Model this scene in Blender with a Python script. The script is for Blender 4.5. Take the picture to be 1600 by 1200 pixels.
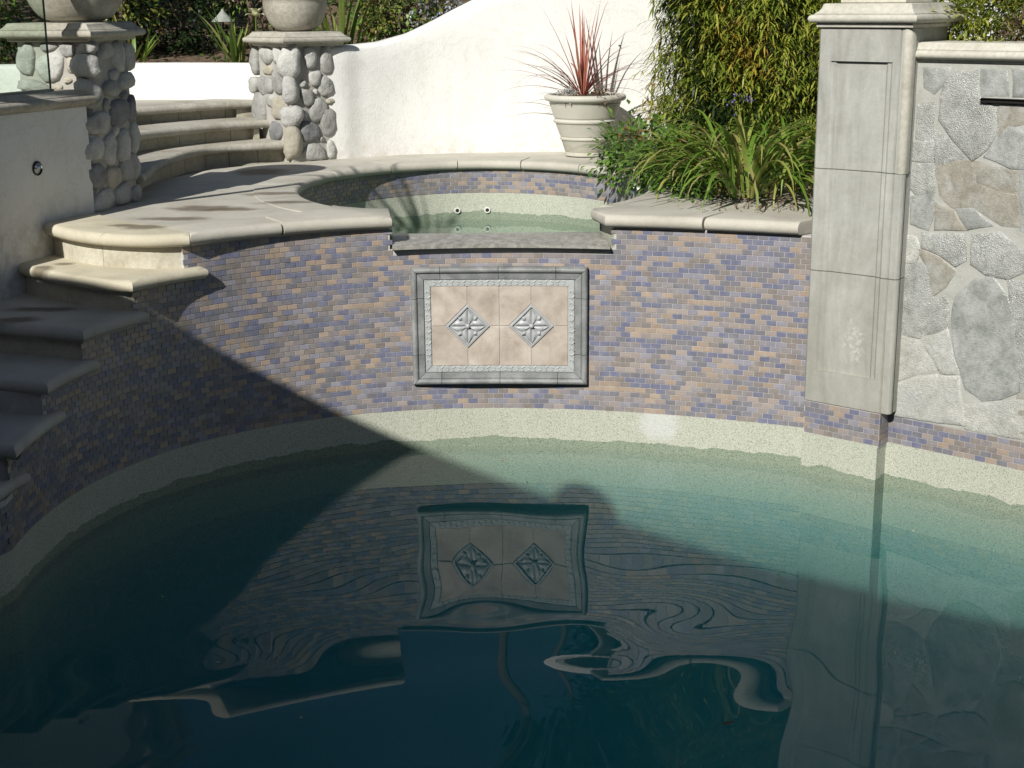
import bpy, bmesh, math, random
from mathutils import Vector, Matrix, noise as mnoise
R = math.radians
scene = bpy.context.scene
for o in list(bpy.data.objects):
    bpy.data.objects.remove(o)
COL = scene.collection

# ------------------------------------------------------------------ camera
EYE = Vector((0, 0, 2.2))
PITCH, ROLL = math.atan(600 / 2300), R(0.45)
FW = Vector((0, math.cos(PITCH), -math.sin(PITCH)))
UP0 = Vector((0, math.sin(PITCH), math.cos(PITCH)))
RT0 = Vector((1, 0, 0))
RT = RT0 * math.cos(ROLL) - UP0 * math.sin(ROLL)
UP = UP0 * math.cos(ROLL) + RT0 * math.sin(ROLL)
cam = bpy.data.cameras.new('camera')
cam.sensor_width = 36
cam.lens = 36 * 2300 / 1600
cam.clip_start = 0.05
cam.clip_end = 600
co = bpy.data.objects.new('camera', cam)
co.matrix_world = Matrix(((RT.x, UP.x, -FW.x, EYE.x), (RT.y, UP.y, -FW.y, EYE.y), (RT.z, UP.z, -FW.z, EYE.z), (0, 0, 0, 1)))
COL.objects.link(co)
scene.camera = co

# ------------------------------------------------------------------ world, sun
SUN_AZ, SUN_EL = R(25), R(34.5)
SDIR = Vector((math.sin(SUN_AZ) * math.cos(SUN_EL), math.cos(SUN_AZ) * math.cos(SUN_EL), -math.sin(SUN_EL)))
w = bpy.data.worlds.new('World')
scene.world = w
w.use_nodes = True
nt = w.node_tree
nt.nodes.clear()
sky = nt.nodes.new('ShaderNodeTexSky')
sky.sky_type = 'NISHITA'
sky.sun_disc = False
sky.sun_elevation = SUN_EL
sky.sun_rotation = SUN_AZ + math.pi
bg = nt.nodes.new('ShaderNodeBackground')
bg.inputs[1].default_value = 0.05
wo = nt.nodes.new('ShaderNodeOutputWorld')
nt.links.new(sky.outputs[0], bg.inputs[0])
nt.links.new(bg.outputs[0], wo.inputs[0])
sl = bpy.data.lights.new('sun', 'SUN')
sl.energy = 4.9
sl.angle = R(0.53)
sl.color = (1.0, 0.965, 0.89)
so = bpy.data.objects.new('sun', sl)
so.rotation_euler = SDIR.to_track_quat('-Z', 'Y').to_euler()
so.location = (-6, -10, 9)
COL.objects.link(so)
scene.view_settings.view_transform = 'Standard'
scene.view_settings.look = 'None'
scene.view_settings.exposure = 0.1
scene.view_settings.gamma = 1
scene.view_settings.use_curve_mapping = False
scene.render.engine = 'CYCLES'
cy = scene.cycles
cy.max_bounces = 10
cy.diffuse_bounces = 4
cy.glossy_bounces = 4
cy.transmission_bounces = 6
cy.transparent_max_bounces = 12
cy.volume_bounces = 2
cy.use_denoising = True
cy.sample_clamp_indirect = 6
cy.caustics_reflective = False
cy.caustics_refractive = False

# ------------------------------------------------------------------ materials
def new_mat(name):
    m = bpy.data.materials.new(name)
    m.use_nodes = True
    m.node_tree.nodes.clear()
    return m, m.node_tree

def N(nt, t, **kw):
    n = nt.nodes.new(t)
    for k, v in kw.items():
        setattr(n, k, v)
    return n

def inp(nt, node, key, v):
    if hasattr(v, 'is_linked') or isinstance(v, bpy.types.NodeSocket):
        nt.links.new(v, node.inputs[key])
    else:
        node.inputs[key].default_value = v

def math_n(nt, op, a, b=0.0, c=None, clamp=False):
    n = N(nt, 'ShaderNodeMath', operation=op)
    n.use_clamp = clamp
    inp(nt, n, 0, a); inp(nt, n, 1, b)
    if c is not None: inp(nt, n, 2, c)
    return n.outputs[0]

def pos_n(nt):
    return N(nt, 'ShaderNodeNewGeometry').outputs['Position']

def noise_n(nt, vec, scale, detail=4, rough=0.55, dist=0.0):
    n = N(nt, 'ShaderNodeTexNoise')
    nt.links.new(vec, n.inputs['Vector'])
    n.inputs['Scale'].default_value = scale
    n.inputs['Detail'].default_value = detail
    n.inputs['Roughness'].default_value = rough
    n.inputs['Distortion'].default_value = dist
    return n.outputs[0]

def ramp_n(nt, fac, stops, interp='LINEAR'):
    n = N(nt, 'ShaderNodeValToRGB')
    n.color_ramp.interpolation = interp
    e = n.color_ramp.elements
    while len(e) < len(stops): e.new(0.5)
    for k, (p, c) in enumerate(stops):
        e[k].position = p
        e[k].color = (c[0], c[1], c[2], 1)
    nt.links.new(fac, n.inputs[0])
    return n.outputs[0]

def mix_n(nt, fac, a, b, blend='MIX'):
    n = N(nt, 'ShaderNodeMix', data_type='RGBA', blend_type=blend)
    inp(nt, n, 0, fac)
    for key, v in ((6, a), (7, b)):
        if isinstance(v, (tuple, list)): n.inputs[key].default_value = (v[0], v[1], v[2], 1)
        else: nt.links.new(v, n.inputs[key])
    return n.outputs[2]

def mul_vec(nt, vec, s):
    n = N(nt, 'ShaderNodeVectorMath', operation='MULTIPLY')
    nt.links.new(vec, n.inputs[0]); n.inputs[1].default_value = s
    return n.outputs[0]

def blotch(nt, pos, centre, radii, nscale=14, amp=0.6, edge=0.25):
    """a stain with a ragged outline round a point of the surface"""
    s = N(nt, 'ShaderNodeVectorMath', operation='SUBTRACT')
    nt.links.new(pos, s.inputs[0]); s.inputs[1].default_value = centre
    m = mul_vec(nt, s.outputs[0], tuple(1 / r for r in radii))
    l = N(nt, 'ShaderNodeVectorMath', operation='LENGTH'); nt.links.new(m, l.inputs[0])
    nz = noise_n(nt, pos, nscale, 4, 0.6)
    d = math_n(nt, 'ADD', l.outputs['Value'], math_n(nt, 'MULTIPLY', math_n(nt, 'SUBTRACT', nz, 0.5), amp * 2))
    mr = N(nt, 'ShaderNodeMapRange'); mr.clamp = True
    nt.links.new(d, mr.inputs[0])
    mr.inputs[1].default_value = 1 - edge; mr.inputs[2].default_value = 1 + edge
    mr.inputs[3].default_value = 1; mr.inputs[4].default_value = 0
    return mr.outputs[0]

def finish(nt, colour, rough=0.8, bumps=(), spec=0.3, metal=0.0, extra_normal=None):
    p = N(nt, 'ShaderNodeBsdfPrincipled')
    if isinstance(colour, (tuple, list)): p.inputs['Base Color'].default_value = (*colour[:3], 1)
    else: nt.links.new(colour, p.inputs['Base Color'])
    inp(nt, p, 'Roughness', rough)
    p.inputs['Specular IOR Level'].default_value = spec
    p.inputs['Metallic'].default_value = metal
    prev = None
    for h, dist, strength in bumps:
        b = N(nt, 'ShaderNodeBump')
        b.inputs['Strength'].default_value = strength
        b.inputs['Distance'].default_value = dist
        nt.links.new(h, b.inputs['Height'])
        if prev is not None: nt.links.new(prev, b.inputs['Normal'])
        prev = b.outputs[0]
    if prev is not None: nt.links.new(prev, p.inputs['Normal'])
    o = N(nt, 'ShaderNodeOutputMaterial')
    nt.links.new(p.outputs[0], o.inputs[0])
    return p

def rocky(name, cols, scale=6, rough=0.85, bump=0.002, bscale=120, spec=0.25, big=0.0, objvar=0.0, speck=0.0, speck_scale=250, detail=6):
    m, nt = new_mat(name)
    pos = pos_n(nt)
    n1 = noise_n(nt, pos, scale, detail, 0.62, 0.3)
    k = len(cols)
    c = ramp_n(nt, n1, [(0.28 + 0.44 * i / max(1, k - 1), cols[i]) for i in range(k)])
    n2 = noise_n(nt, pos, bscale, 3, 0.6)
    if speck:
        sp = noise_n(nt, pos, speck_scale, 2, 0.7)
        c = mix_n(nt, speck, c, ramp_n(nt, sp, [(0.35, (0.25, 0.25, 0.25)), (0.65, (1, 1, 1))]), 'MULTIPLY')
    if objvar:
        oi = N(nt, 'ShaderNodeObjectInfo')
        v = math_n(nt, 'ADD', math_n(nt, 'MULTIPLY', oi.outputs['Random'], 2 * objvar), 1 - objvar)
        h = N(nt, 'ShaderNodeHueSaturation'); nt.links.new(c, h.inputs['Color']); nt.links.new(v, h.inputs['Value'])
        c = h.outputs[0]
    bumps = [(n2, bump, 0.8)]
    if big:
        bumps.insert(0, (noise_n(nt, pos, scale * 2.2, 5, 0.6), big, 0.9))
    finish(nt, c, rough, bumps, spec)
    return m

def leafy(name, cols, trans=0.32, rough=0.45, spec=0.4, per='island'):
    m, nt = new_mat(name)
    if per == 'island': r = N(nt, 'ShaderNodeNewGeometry').outputs['Random Per Island']
    else: r = N(nt, 'ShaderNodeObjectInfo').outputs['Random']
    k = len(cols)
    c = ramp_n(nt, r, [(i / max(1, k - 1), cols[i]) for i in range(k)])
    nz = noise_n(nt, pos_n(nt), 30, 3)
    c = mix_n(nt, 0.35, c, ramp_n(nt, nz, [(0.35, (0.55, 0.6, 0.5)), (0.65, (1.0, 1.0, 1.0))]), 'MULTIPLY')
    p = N(nt, 'ShaderNodeBsdfPrincipled')
    nt.links.new(c, p.inputs['Base Color'])
    p.inputs['Roughness'].default_value = rough
    p.inputs['Specular IOR Level'].default_value = spec
    t = N(nt, 'ShaderNodeBsdfTranslucent'); nt.links.new(c, t.inputs[0])
    mx = N(nt, 'ShaderNodeMixShader'); mx.inputs[0].default_value = trans
    nt.links.new(p.outputs[0], mx.inputs[1]); nt.links.new(t.outputs[0], mx.inputs[2])
    o = N(nt, 'ShaderNodeOutputMaterial'); nt.links.new(mx.outputs[0], o.inputs[0])
    return m

def plain(name, col, rough=0.5, spec=0.4, metal=0.0):
    m, nt = new_mat(name)
    c = mix_n(nt, 0.3, col, ramp_n(nt, noise_n(nt, pos_n(nt), 35, 4), [(0.3, tuple(x * 0.75 for x in col)), (0.7, tuple(min(1, x * 1.1) for x in col))]))
    finish(nt, c, rough, (), spec, metal)
    return m

def mirror_fac(nt):
    geo = N(nt, 'ShaderNodeNewGeometry')
    dt = N(nt, 'ShaderNodeVectorMath', operation='DOT_PRODUCT')
    nt.links.new(geo.outputs['Normal'], dt.inputs[0]); nt.links.new(geo.outputs['Incoming'], dt.inputs[1])
    g = math_n(nt, 'SUBTRACT', 1.0, math_n(nt, 'ABSOLUTE', dt.outputs['Value']), clamp=True)
    fz = math_n(nt, 'ADD', 0.02, math_n(nt, 'MULTIPLY', math_n(nt, 'POWER', g, 5.0), 0.98))
    return fz

def water_mat(name, absorb, density, scat, sdens):
    m, nt = new_mat(name)
    fz = mirror_fac(nt)
    tr = N(nt, 'ShaderNodeBsdfTransparent')
    gl = N(nt, 'ShaderNodeBsdfGlossy'); gl.inputs['Roughness'].default_value = 0.0
    mx = N(nt, 'ShaderNodeMixShader')
    nt.links.new(fz, mx.inputs[0]); nt.links.new(tr.outputs[0], mx.inputs[1]); nt.links.new(gl.outputs[0], mx.inputs[2])
    va = N(nt, 'ShaderNodeVolumeAbsorption'); va.inputs['Color'].default_value = (*absorb, 1); va.inputs['Density'].default_value = density
    vs = N(nt, 'ShaderNodeVolumeScatter'); vs.inputs['Color'].default_value = (*scat, 1); vs.inputs['Density'].default_value = sdens; vs.inputs['Anisotropy'].default_value = 0.3
    ad = N(nt, 'ShaderNodeAddShader'); nt.links.new(va.outputs[0], ad.inputs[0]); nt.links.new(vs.outputs[0], ad.inputs[1])
    o = N(nt, 'ShaderNodeOutputMaterial')
    nt.links.new(mx.outputs[0], o.inputs['Surface']); nt.links.new(ad.outputs[0], o.inputs['Volume'])
    return m

# limestone of the deck with brown wet stains
def deck_mat(name, tint):
    m, nt = new_mat(name)
    pos = pos_n(nt)
    c = ramp_n(nt, noise_n(nt, pos, 3.5, 7, 0.6, 0.4), [(0.3, (0.42, 0.40, 0.345)), (0.5, (0.50, 0.48, 0.42)), (0.72, (0.57, 0.55, 0.49))])
    fine = noise_n(nt, pos, 90, 4, 0.7)
    c = mix_n(nt, 0.35, c, ramp_n(nt, fine, [(0.35, (0.75, 0.74, 0.72)), (0.65, (1, 1, 1))]), 'MULTIPLY')
    c = mix_n(nt, 1.0, c, tint, 'MULTIPLY')
    for (x, y, z, rx, ry) in STAINS:
        b = blotch(nt, pos, (x, y, z), (rx, ry, 0.06), 10, 0.75, 0.34)
        c = mix_n(nt, math_n(nt, 'MULTIPLY', b, 0.78), c, (0.13, 0.10, 0.066))
    finish(nt, c, 0.75, [(noise_n(nt, pos, 14, 5), 0.004, 0.5), (fine, 0.0015, 0.7)], 0.3)
    return m

STAINS = [(-1.557, 7.484, 1.19, .17, .10), (-1.636, 7.12, 1.19, .16, .06), (-1.42, 7.43, 1.19, .14, .06), (-1.70, 6.80, 1.19, .10, .07), (-1.83, 6.87, 1.19, .06, .04),
          (-1.54, 9.12, 1.19, .15, .16), (-1.30, 8.03, 1.19, .15, .06), (-1.16, 7.66, 1.19, .17, .05), (-2.15, 6.63, 1.03, .05, .07), (-2.07, 6.76, 1.03, .05, .04), (-2.08, 6.42, 0.885, .16, .05), (-2.13, 6.2, 0.885, .10, .06)]

M = {}
M['deck'] = deck_mat('cast limestone paving', (1, 1, 1))
M['deck_warm'] = deck_mat('warm cast limestone paving', (1.12, 1.08, 0.96))
M['limestone'] = rocky('cast limestone', [(0.45, 0.43, 0.36), (0.54, 0.525, 0.455), (0.61, 0.60, 0.53)], 5, 0.78, 0.0012, 140, objvar=0.05, speck=0.22, speck_scale=45)
M['limestone_warm'] = rocky('warm cast limestone', [(0.45, 0.415, 0.32), (0.54, 0.51, 0.42), (0.59, 0.565, 0.48)], 7, 0.8, 0.0015, 120, objvar=0.06, speck=0.22, speck_scale=45)
M['old_cast'] = rocky('weathered cast stone', [(0.33, 0.30, 0.24), (0.46, 0.44, 0.38), (0.52, 0.50, 0.44)], 4, 0.82, 0.0015, 110, objvar=0.06, speck=0.3, speck_scale=40)

def stucco():
    m, nt = new_mat('white stucco')
    pos = pos_n(nt)
    c = ramp_n(nt, noise_n(nt, pos, 2.2, 6, 0.6), [(0.3, (0.73, 0.727, 0.705)), (0.6, (0.79, 0.787, 0.768))])
    hair = noise_n(nt, pos, 3.1, 8, 0.7, 1.5)
    c = mix_n(nt, 0.3, c, ramp_n(nt, hair, [(0.485, (1, 1, 1)), (0.5, (0.62, 0.6, 0.55)), (0.515, (1, 1, 1))]), 'MULTIPLY')
    drip = noise_n(nt, mul_vec(nt, pos, (6, 6, 0.9)), 1.0, 6, 0.7, 0.3)
    c = mix_n(nt, 0.3, c, ramp_n(nt, drip, [(0.30, (0.74, 0.72, 0.66)), (0.46, (1, 1, 1))]), 'MULTIPLY')
    sp = N(nt, 'ShaderNodeSeparateXYZ'); nt.links.new(pos, sp.inputs[0])
    foot = math_n(nt, 'MULTIPLY', math_n(nt, 'SUBTRACT', 1.34, sp.outputs[2]), 5.0, clamp=True)
    spl = math_n(nt, 'MULTIPLY', foot, ramp_n(nt, noise_n(nt, pos, 16, 6, 0.7), [(0.42, (0, 0, 0)), (0.62, (1, 1, 1))]))
    c = mix_n(nt, math_n(nt, 'MULTIPLY', spl, 0.5), c, (0.42, 0.37, 0.29))
    finish(nt, c, 0.9, [(noise_n(nt, pos, 14, 5, 0.65), 0.005, 0.4), (noise_n(nt, pos, 75, 5, 0.7), 0.004, 0.7)], 0.15)
    return m
M['stucco'] = stucco()

def column_mat():
    m, nt = new_mat('grey weathered column stone')
    pos = pos_n(nt)
    st = noise_n(nt, mul_vec(nt, pos, (9, 9, 1.6)), 1.0, 7, 0.65, 0.5)
    c = ramp_n(nt, st, [(0.3, (0.32, 0.32, 0.29)), (0.5, (0.41, 0.415, 0.385)), (0.7, (0.50, 0.505, 0.475))])
    c = mix_n(nt, 0.3, c, ramp_n(nt, noise_n(nt, pos, 80, 4, 0.7), [(0.3, (0.7, 0.7, 0.7)), (0.7, (1, 1, 1))]), 'MULTIPLY')
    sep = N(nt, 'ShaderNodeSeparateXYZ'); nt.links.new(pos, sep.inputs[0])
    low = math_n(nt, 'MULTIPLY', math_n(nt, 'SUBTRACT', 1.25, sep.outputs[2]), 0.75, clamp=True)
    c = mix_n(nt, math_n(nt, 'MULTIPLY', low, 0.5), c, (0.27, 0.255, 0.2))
    mot = noise_n(nt, pos, 7, 7, 0.7, 0.6)
    c = mix_n(nt, 0.55, c, ramp_n(nt, mot, [(0.34, (0.74, 0.74, 0.71)), (0.6, (1, 1, 1))]), 'MULTIPLY')
    lime = noise_n(nt, pos, 55, 5, 0.75)
    b = blotch(nt, pos, (1.55, 6.57, 0.66), (0.06, 0.06, 0.09), 16, 1.3, 0.3)
    k = math_n(nt, 'MULTIPLY', b, math_n(nt, 'GREATER_THAN', lime, 0.53))
    c = mix_n(nt, math_n(nt, 'MULTIPLY', k, 0.75), c, (0.50, 0.51, 0.48))
    finish(nt, c, 0.8, [(noise_n(nt, pos, 40, 5), 0.002, 0.5)], 0.3)
    return m
M['column'] = column_mat()

def plaster():
    m, nt = new_mat('pebble pool plaster')
    pos = pos_n(nt)
    sep = N(nt, 'ShaderNodeSeparateXYZ'); nt.links.new(pos, sep.inputs[0])
    sp = noise_n(nt, pos, 170, 2, 0.8)
    big = noise_n(nt, pos, 5, 5, 0.6)
    dry = ramp_n(nt, sp, [(0.36, (0.26, 0.275, 0.215)), (0.47, (0.455, 0.475, 0.40)), (0.66, (0.55, 0.56, 0.485))])
    dry = mix_n(nt, 0.25, dry, ramp_n(nt, big, [(0.35, (0.85, 0.87, 0.8)), (0.65, (1, 1, 1))]), 'MULTIPLY')
    b = blotch(nt, pos, (0.73, 7.06, 0.16), (0.09, 0.12, 0.09), 20, 0.7, 0.3)
    dry = mix_n(nt, math_n(nt, 'MULTIPLY', b, 0.45), dry, (0.66, 0.67, 0.70))
    wet = ramp_n(nt, sp, [(0.36, (0.12, 0.15, 0.11)), (0.47, (0.235, 0.285, 0.215)), (0.66, (0.30, 0.345, 0.27))])
    line = noise_n(nt, mul_vec(nt, pos, (1, 1, 0.1)), 6.5, 5, 0.6)
    for base in (0.0, 0.80):
        pass
    lv = math_n(nt, 'ADD', math_n(nt, 'MULTIPLY', math_n(nt, 'SUBTRACT', line, 0.5), 0.07), 0.045)
    wz = math_n(nt, 'LESS_THAN', sep.outputs[2], lv)
    spa_in = math_n(nt, 'MULTIPLY', math_n(nt, 'GREATER_THAN', sep.outputs[1], 7.3), math_n(nt, 'GREATER_THAN', sep.outputs[2], 0.22))
    wz2 = math_n(nt, 'MULTIPLY', spa_in, math_n(nt, 'LESS_THAN', sep.outputs[2], math_n(nt, 'ADD', lv, 0.80)))
    c = mix_n(nt, math_n(nt, 'MAXIMUM', wz, wz2), dry, wet)
    finish(nt, c, 0.7, [(sp, 0.003, 0.7)], 0.3)
    return m
M['plaster'] = plaster()

def tile_mat(name, a, b):
    m, nt = new_mat(name)
    pos = pos_n(nt)
    c = ramp_n(nt, noise_n(nt, pos, 26, 4, 0.6), [(0.32, a), (0.68, b)])
    oi = N(nt, 'ShaderNodeNewGeometry').outputs['Random Per Island']
    h = N(nt, 'ShaderNodeHueSaturation'); nt.links.new(c, h.inputs['Color'])
    nt.links.new(math_n(nt, 'ADD', math_n(nt, 'MULTIPLY', oi, 0.22), 0.9), h.inputs['Value'])
    finish(nt, h.outputs[0], 0.38, [(noise_n(nt, pos, 160, 2), 0.0006, 0.5)], 0.45)
    return m
TILES = [tile_mat('blue glazed tile', (0.141, 0.149, 0.225), (0.202, 0.208, 0.278)),
         tile_mat('slate glazed tile', (0.162, 0.162, 0.189), (0.218, 0.214, 0.237)),
         tile_mat('mauve glazed tile', (0.222, 0.205, 0.214), (0.286, 0.264, 0.268)),
         tile_mat('umber glazed tile', (0.205, 0.183, 0.173), (0.274, 0.242, 0.225)),
         tile_mat('tan glazed tile', (0.320, 0.251, 0.197), (0.376, 0.303, 0.245)),
         tile_mat('sand glazed tile', (0.339, 0.283, 0.245), (0.303, 0.269, 0.261)),
         tile_mat('pale blue glazed tile', (0.234, 0.234, 0.282), (0.292, 0.283, 0.318))]
TILE_W = [20, 18, 19, 14, 14, 11, 11]
M['grout'] = rocky('tile grout', [(0.42, 0.415, 0.405), (0.53, 0.52, 0.51)], 20, 0.9, 0.001, 200)
M['mortar'] = rocky('grey mortar', [(0.36, 0.345, 0.315), (0.48, 0.465, 0.43)], 12, 0.92, 0.004, 90)
M['pale_mortar'] = rocky('pale flagstone mortar', [(0.33, 0.34, 0.305), (0.40, 0.405, 0.375), (0.47, 0.47, 0.445)], 7, 0.85, 0.003, 70)
M['cobble_a'] = rocky('grey river cobble', [(0.31, 0.31, 0.29), (0.47, 0.47, 0.45), (0.60, 0.60, 0.57)], 11, 0.85, 0.004, 55, objvar=0.24, speck=0.4, big=0.012)
M['cobble_b'] = rocky('tan river cobble', [(0.36, 0.33, 0.26), (0.47, 0.44, 0.36), (0.52, 0.50, 0.43)], 11, 0.85, 0.004, 55, objvar=0.2, speck=0.4, big=0.012)
M['cobble_c'] = rocky('dark river cobble', [(0.15, 0.155, 0.165), (0.24, 0.245, 0.25), (0.33, 0.33, 0.33)], 11, 0.82, 0.004, 55, objvar=0.12, speck=0.3, big=0.012)

def flag(name, cols, shine=0.35, rug=1.0):
    m, nt = new_mat(name)
    pos = pos_n(nt)
    c = ramp_n(nt, noise_n(nt, pos, 11, 8, 0.72, 0.7), [(0.3, cols[0]), (0.5, cols[1]), (0.7, cols[2])])
    bl = noise_n(nt, pos, 5.5, 6, 0.65, 0.8)
    c = mix_n(nt, ramp_n(nt, bl, [(0.48, (0, 0, 0)), (0.66, (0.75, 0.75, 0.75))]), c, (0.46, 0.475, 0.465))
    gr = noise_n(nt, pos, 60, 5, 0.75)
    c = mix_n(nt, 0.55, c, ramp_n(nt, gr, [(0.32, (0.55, 0.56, 0.54)), (0.6, (1, 1, 1))]), 'MULTIPLY')
    vor = N(nt, 'ShaderNodeTexVoronoi'); nt.links.new(pos, vor.inputs['Vector'])
    vor.inputs['Scale'].default_value = 190
    patch = noise_n(nt, pos, 5, 4, 0.6)
    finish(nt, c, ramp_n(nt, patch, [(0.42, (shine * 0.75,) * 3), (0.62, (0.62,) * 3)]),
           [(noise_n(nt, pos, 24, 5, 0.7), 0.005 * rug, 0.5), (gr, 0.003 * rug, 0.6), (vor.outputs[0], 0.0024 * rug, 0.9)], 0.75)
    return m
M['flag_a'] = flag('silver grey quartzite', [(0.240, 0.251, 0.235), (0.361, 0.372, 0.350), (0.493, 0.504, 0.482)], 0.28, 1.25)
M['flag_b'] = flag('olive brown quartzite', [(0.236, 0.220, 0.177), (0.322, 0.306, 0.258), (0.409, 0.393, 0.344)], 0.5, 0.5)
M['flag_c'] = flag('blue green quartzite', [(0.210, 0.222, 0.210), (0.311, 0.328, 0.313), (0.446, 0.457, 0.440)], 0.42, 0.6)
M['flag_d'] = flag('pale quartzite', [(0.367, 0.372, 0.346), (0.469, 0.474, 0.438), (0.571, 0.571, 0.540)], 0.36, 0.9)
M['slate'] = rocky('wet dark sill stone', [(0.16, 0.155, 0.14), (0.29, 0.28, 0.255), (0.42, 0.41, 0.38)], 30, 0.4, 0.003, 90, 0.45)
M['frame'] = rocky('grey glazed moulding', [(0.14, 0.15, 0.15), (0.22, 0.23, 0.23), (0.33, 0.34, 0.34)], 9, 0.45, 0.0015, 90, 0.4, objvar=0.1)
M['relief'] = rocky('pale grey relief tile', [(0.34, 0.36, 0.36), (0.45, 0.47, 0.47)], 20, 0.45, 0.001, 90, 0.4)
M['medal'] = rocky('pewter grey medallion', [(0.34, 0.355, 0.365), (0.45, 0.46, 0.47)], 20, 0.4, 0.0008, 120, 0.45)
M['beige'] = rocky('beige stone tile', [(0.29, 0.24, 0.20), (0.45, 0.39, 0.335), (0.57, 0.52, 0.46)], 7, 0.6, 0.0008, 120, 0.35, objvar=0.07)
M['pot'] = rocky('cream glazed clay', [(0.40, 0.39, 0.33), (0.50, 0.49, 0.43), (0.56, 0.55, 0.50)], 4, 0.6, 0.0006, 90, 0.35)
M['soil'] = rocky('garden soil', [(0.10, 0.07, 0.045), (0.20, 0.145, 0.10), (0.33, 0.25, 0.18)], 28, 0.95, 0.02, 60, 0.1, big=0.02)
M['bark'] = rocky('brown bark', [(0.09, 0.065, 0.045), (0.17, 0.13, 0.095)], 30, 0.9, 0.006, 60)
M['metal_dark'] = plain('dark bronze metal', (0.05, 0.047, 0.043), 0.4, 0.5, 0.7)
M['metal'] = plain('brushed steel', (0.62, 0.61, 0.57), 0.22, 0.5, 1.0)
M['jet'] = plain('white plastic fitting', (0.72, 0.72, 0.68), 0.4)
M['black'] = plain('dark hole', (0.012, 0.012, 0.012), 0.7)
M['lamp'] = rocky('faded green metal shade', [(0.25, 0.27, 0.24), (0.36, 0.38, 0.35)], 20, 0.5, 0.0005, 80)
M['wood'] = rocky('stained eave timber', [(0.10, 0.065, 0.04), (0.17, 0.11, 0.07)], 12, 0.7, 0.002, 80)
M['roof'] = rocky('clay roof', [(0.30, 0.13, 0.08), (0.40, 0.19, 0.12)], 10, 0.85, 0.004, 50)

def glass_mat():
    m, nt = new_mat('clear panel glass')
    fz = mirror_fac(nt)
    tr = N(nt, 'ShaderNodeBsdfTransparent'); tr.inputs[0].default_value = (0.84, 0.90, 0.86, 1)
    gl = N(nt, 'ShaderNodeBsdfGlossy'); gl.inputs['Roughness'].default_value = 0.0
    mx = N(nt, 'ShaderNodeMixShader')
    nt.links.new(fz, mx.inputs[0]); nt.links.new(tr.outputs[0], mx.inputs[1]); nt.links.new(gl.outputs[0], mx.inputs[2])
    o = N(nt, 'ShaderNodeOutputMaterial'); nt.links.new(mx.outputs[0], o.inputs[0])
    return m
M['glass'] = glass_mat()
M['glass_edge'] = plain('dark glass edge', (0.02, 0.035, 0.03), 0.3)
M['water'] = water_mat('pool water', (0.02, 0.66, 0.76), 0.8, (0.10, 0.60, 0.72), 0.42)
M['spa_water'] = water_mat('spa water', (0.15, 0.78, 0.70), 0.6, (0.3, 0.7, 0.65), 0.1)
M['leaf_weep'] = leafy('weeping green leaf', [(0.10, 0.16, 0.022), (0.19, 0.26, 0.035), (0.32, 0.36, 0.055), (0.48, 0.45, 0.09)])
M['leaf_gold'] = leafy('golden leaf', [(0.28, 0.26, 0.05), (0.42, 0.33, 0.05), (0.5, 0.36, 0.06), (0.33, 0.19, 0.05)])
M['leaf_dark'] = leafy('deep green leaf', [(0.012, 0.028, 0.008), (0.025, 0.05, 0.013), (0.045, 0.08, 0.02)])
M['leaf_lily'] = leafy('strap leaf', [(0.075, 0.15, 0.02), (0.12, 0.22, 0.028), (0.18, 0.29, 0.045), (0.26, 0.35, 0.065), (0.33, 0.33, 0.09), (0.32, 0.25, 0.13)], 0.25, 0.4, 0.4, 'object')
M['leaf_gloss'] = leafy('glossy shrub leaf', [(0.06, 0.13, 0.022), (0.11, 0.21, 0.035), (0.19, 0.31, 0.065)], 0.2, 0.3, 0.5)
M['leaf_sun'] = leafy('sunlit shrub leaf', [(0.07, 0.11, 0.02), (0.14, 0.18, 0.03), (0.28, 0.30, 0.07), (0.2, 0.12, 0.05)], 0.2, 0.4)
M['leaf_red'] = leafy('red cordyline leaf', [(0.24, 0.05, 0.045), (0.40, 0.11, 0.09), (0.46, 0.18, 0.13), (0.30, 0.15, 0.09)], 0.2, 0.4, 0.4, 'object')
M['leaf_iris'] = leafy('iris leaf', [(0.09, 0.16, 0.03), (0.17, 0.24, 0.05), (0.28, 0.30, 0.09)], 0.25, 0.45, 0.3, 'object')
M['leaf_blue'] = leafy('blue grey leaf', [(0.22, 0.27, 0.30), (0.32, 0.37, 0.42), (0.42, 0.47, 0.52)], 0.1, 0.6, 0.3)
M['leaf_dry'] = leafy('dry brown twig', [(0.12, 0.08, 0.055), (0.20, 0.14, 0.10), (0.27, 0.21, 0.16)], 0.1, 0.8, 0.1)
M['succulent'] = leafy('grey succulent leaf', [(0.25, 0.28, 0.27), (0.38, 0.40, 0.39), (0.28, 0.20, 0.2)], 0.05, 0.5, 0.3)
M['flower_orange'] = leafy('rust orange petal', [(0.35, 0.09, 0.03), (0.5, 0.17, 0.05)], 0.2, 0.6, 0.2)
M['flower_violet'] = leafy('violet petal', [(0.12, 0.10, 0.35), (0.22, 0.18, 0.5)], 0.2, 0.6, 0.2)
M['flower_cream'] = leafy('cream petal', [(0.62, 0.60, 0.36), (0.72, 0.70, 0.5)], 0.2, 0.6, 0.2)

# ------------------------------------------------------------------ builders
class Thing:
    pass

def thing(name, label=None, cat=None, loc=(0, 0, 0), group=None, kind=None):
    o = bpy.data.objects.new(name, None)
    o.empty_display_size = 0.1
    o.location = loc
    COL.objects.link(o)
    tag(o, label, cat, group, kind)
    return o

def tag(o, label=None, cat=None, group=None, kind=None):
    if label: o['label'] = label
    if cat: o['category'] = cat
    if group: o['group'] = group
    if kind: o['kind'] = kind
    return o

def root_loc(parent):
    v = Vector((0, 0, 0))
    while parent is not None:
        v += Vector(parent.location)
        parent = parent.parent
    return v

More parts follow.
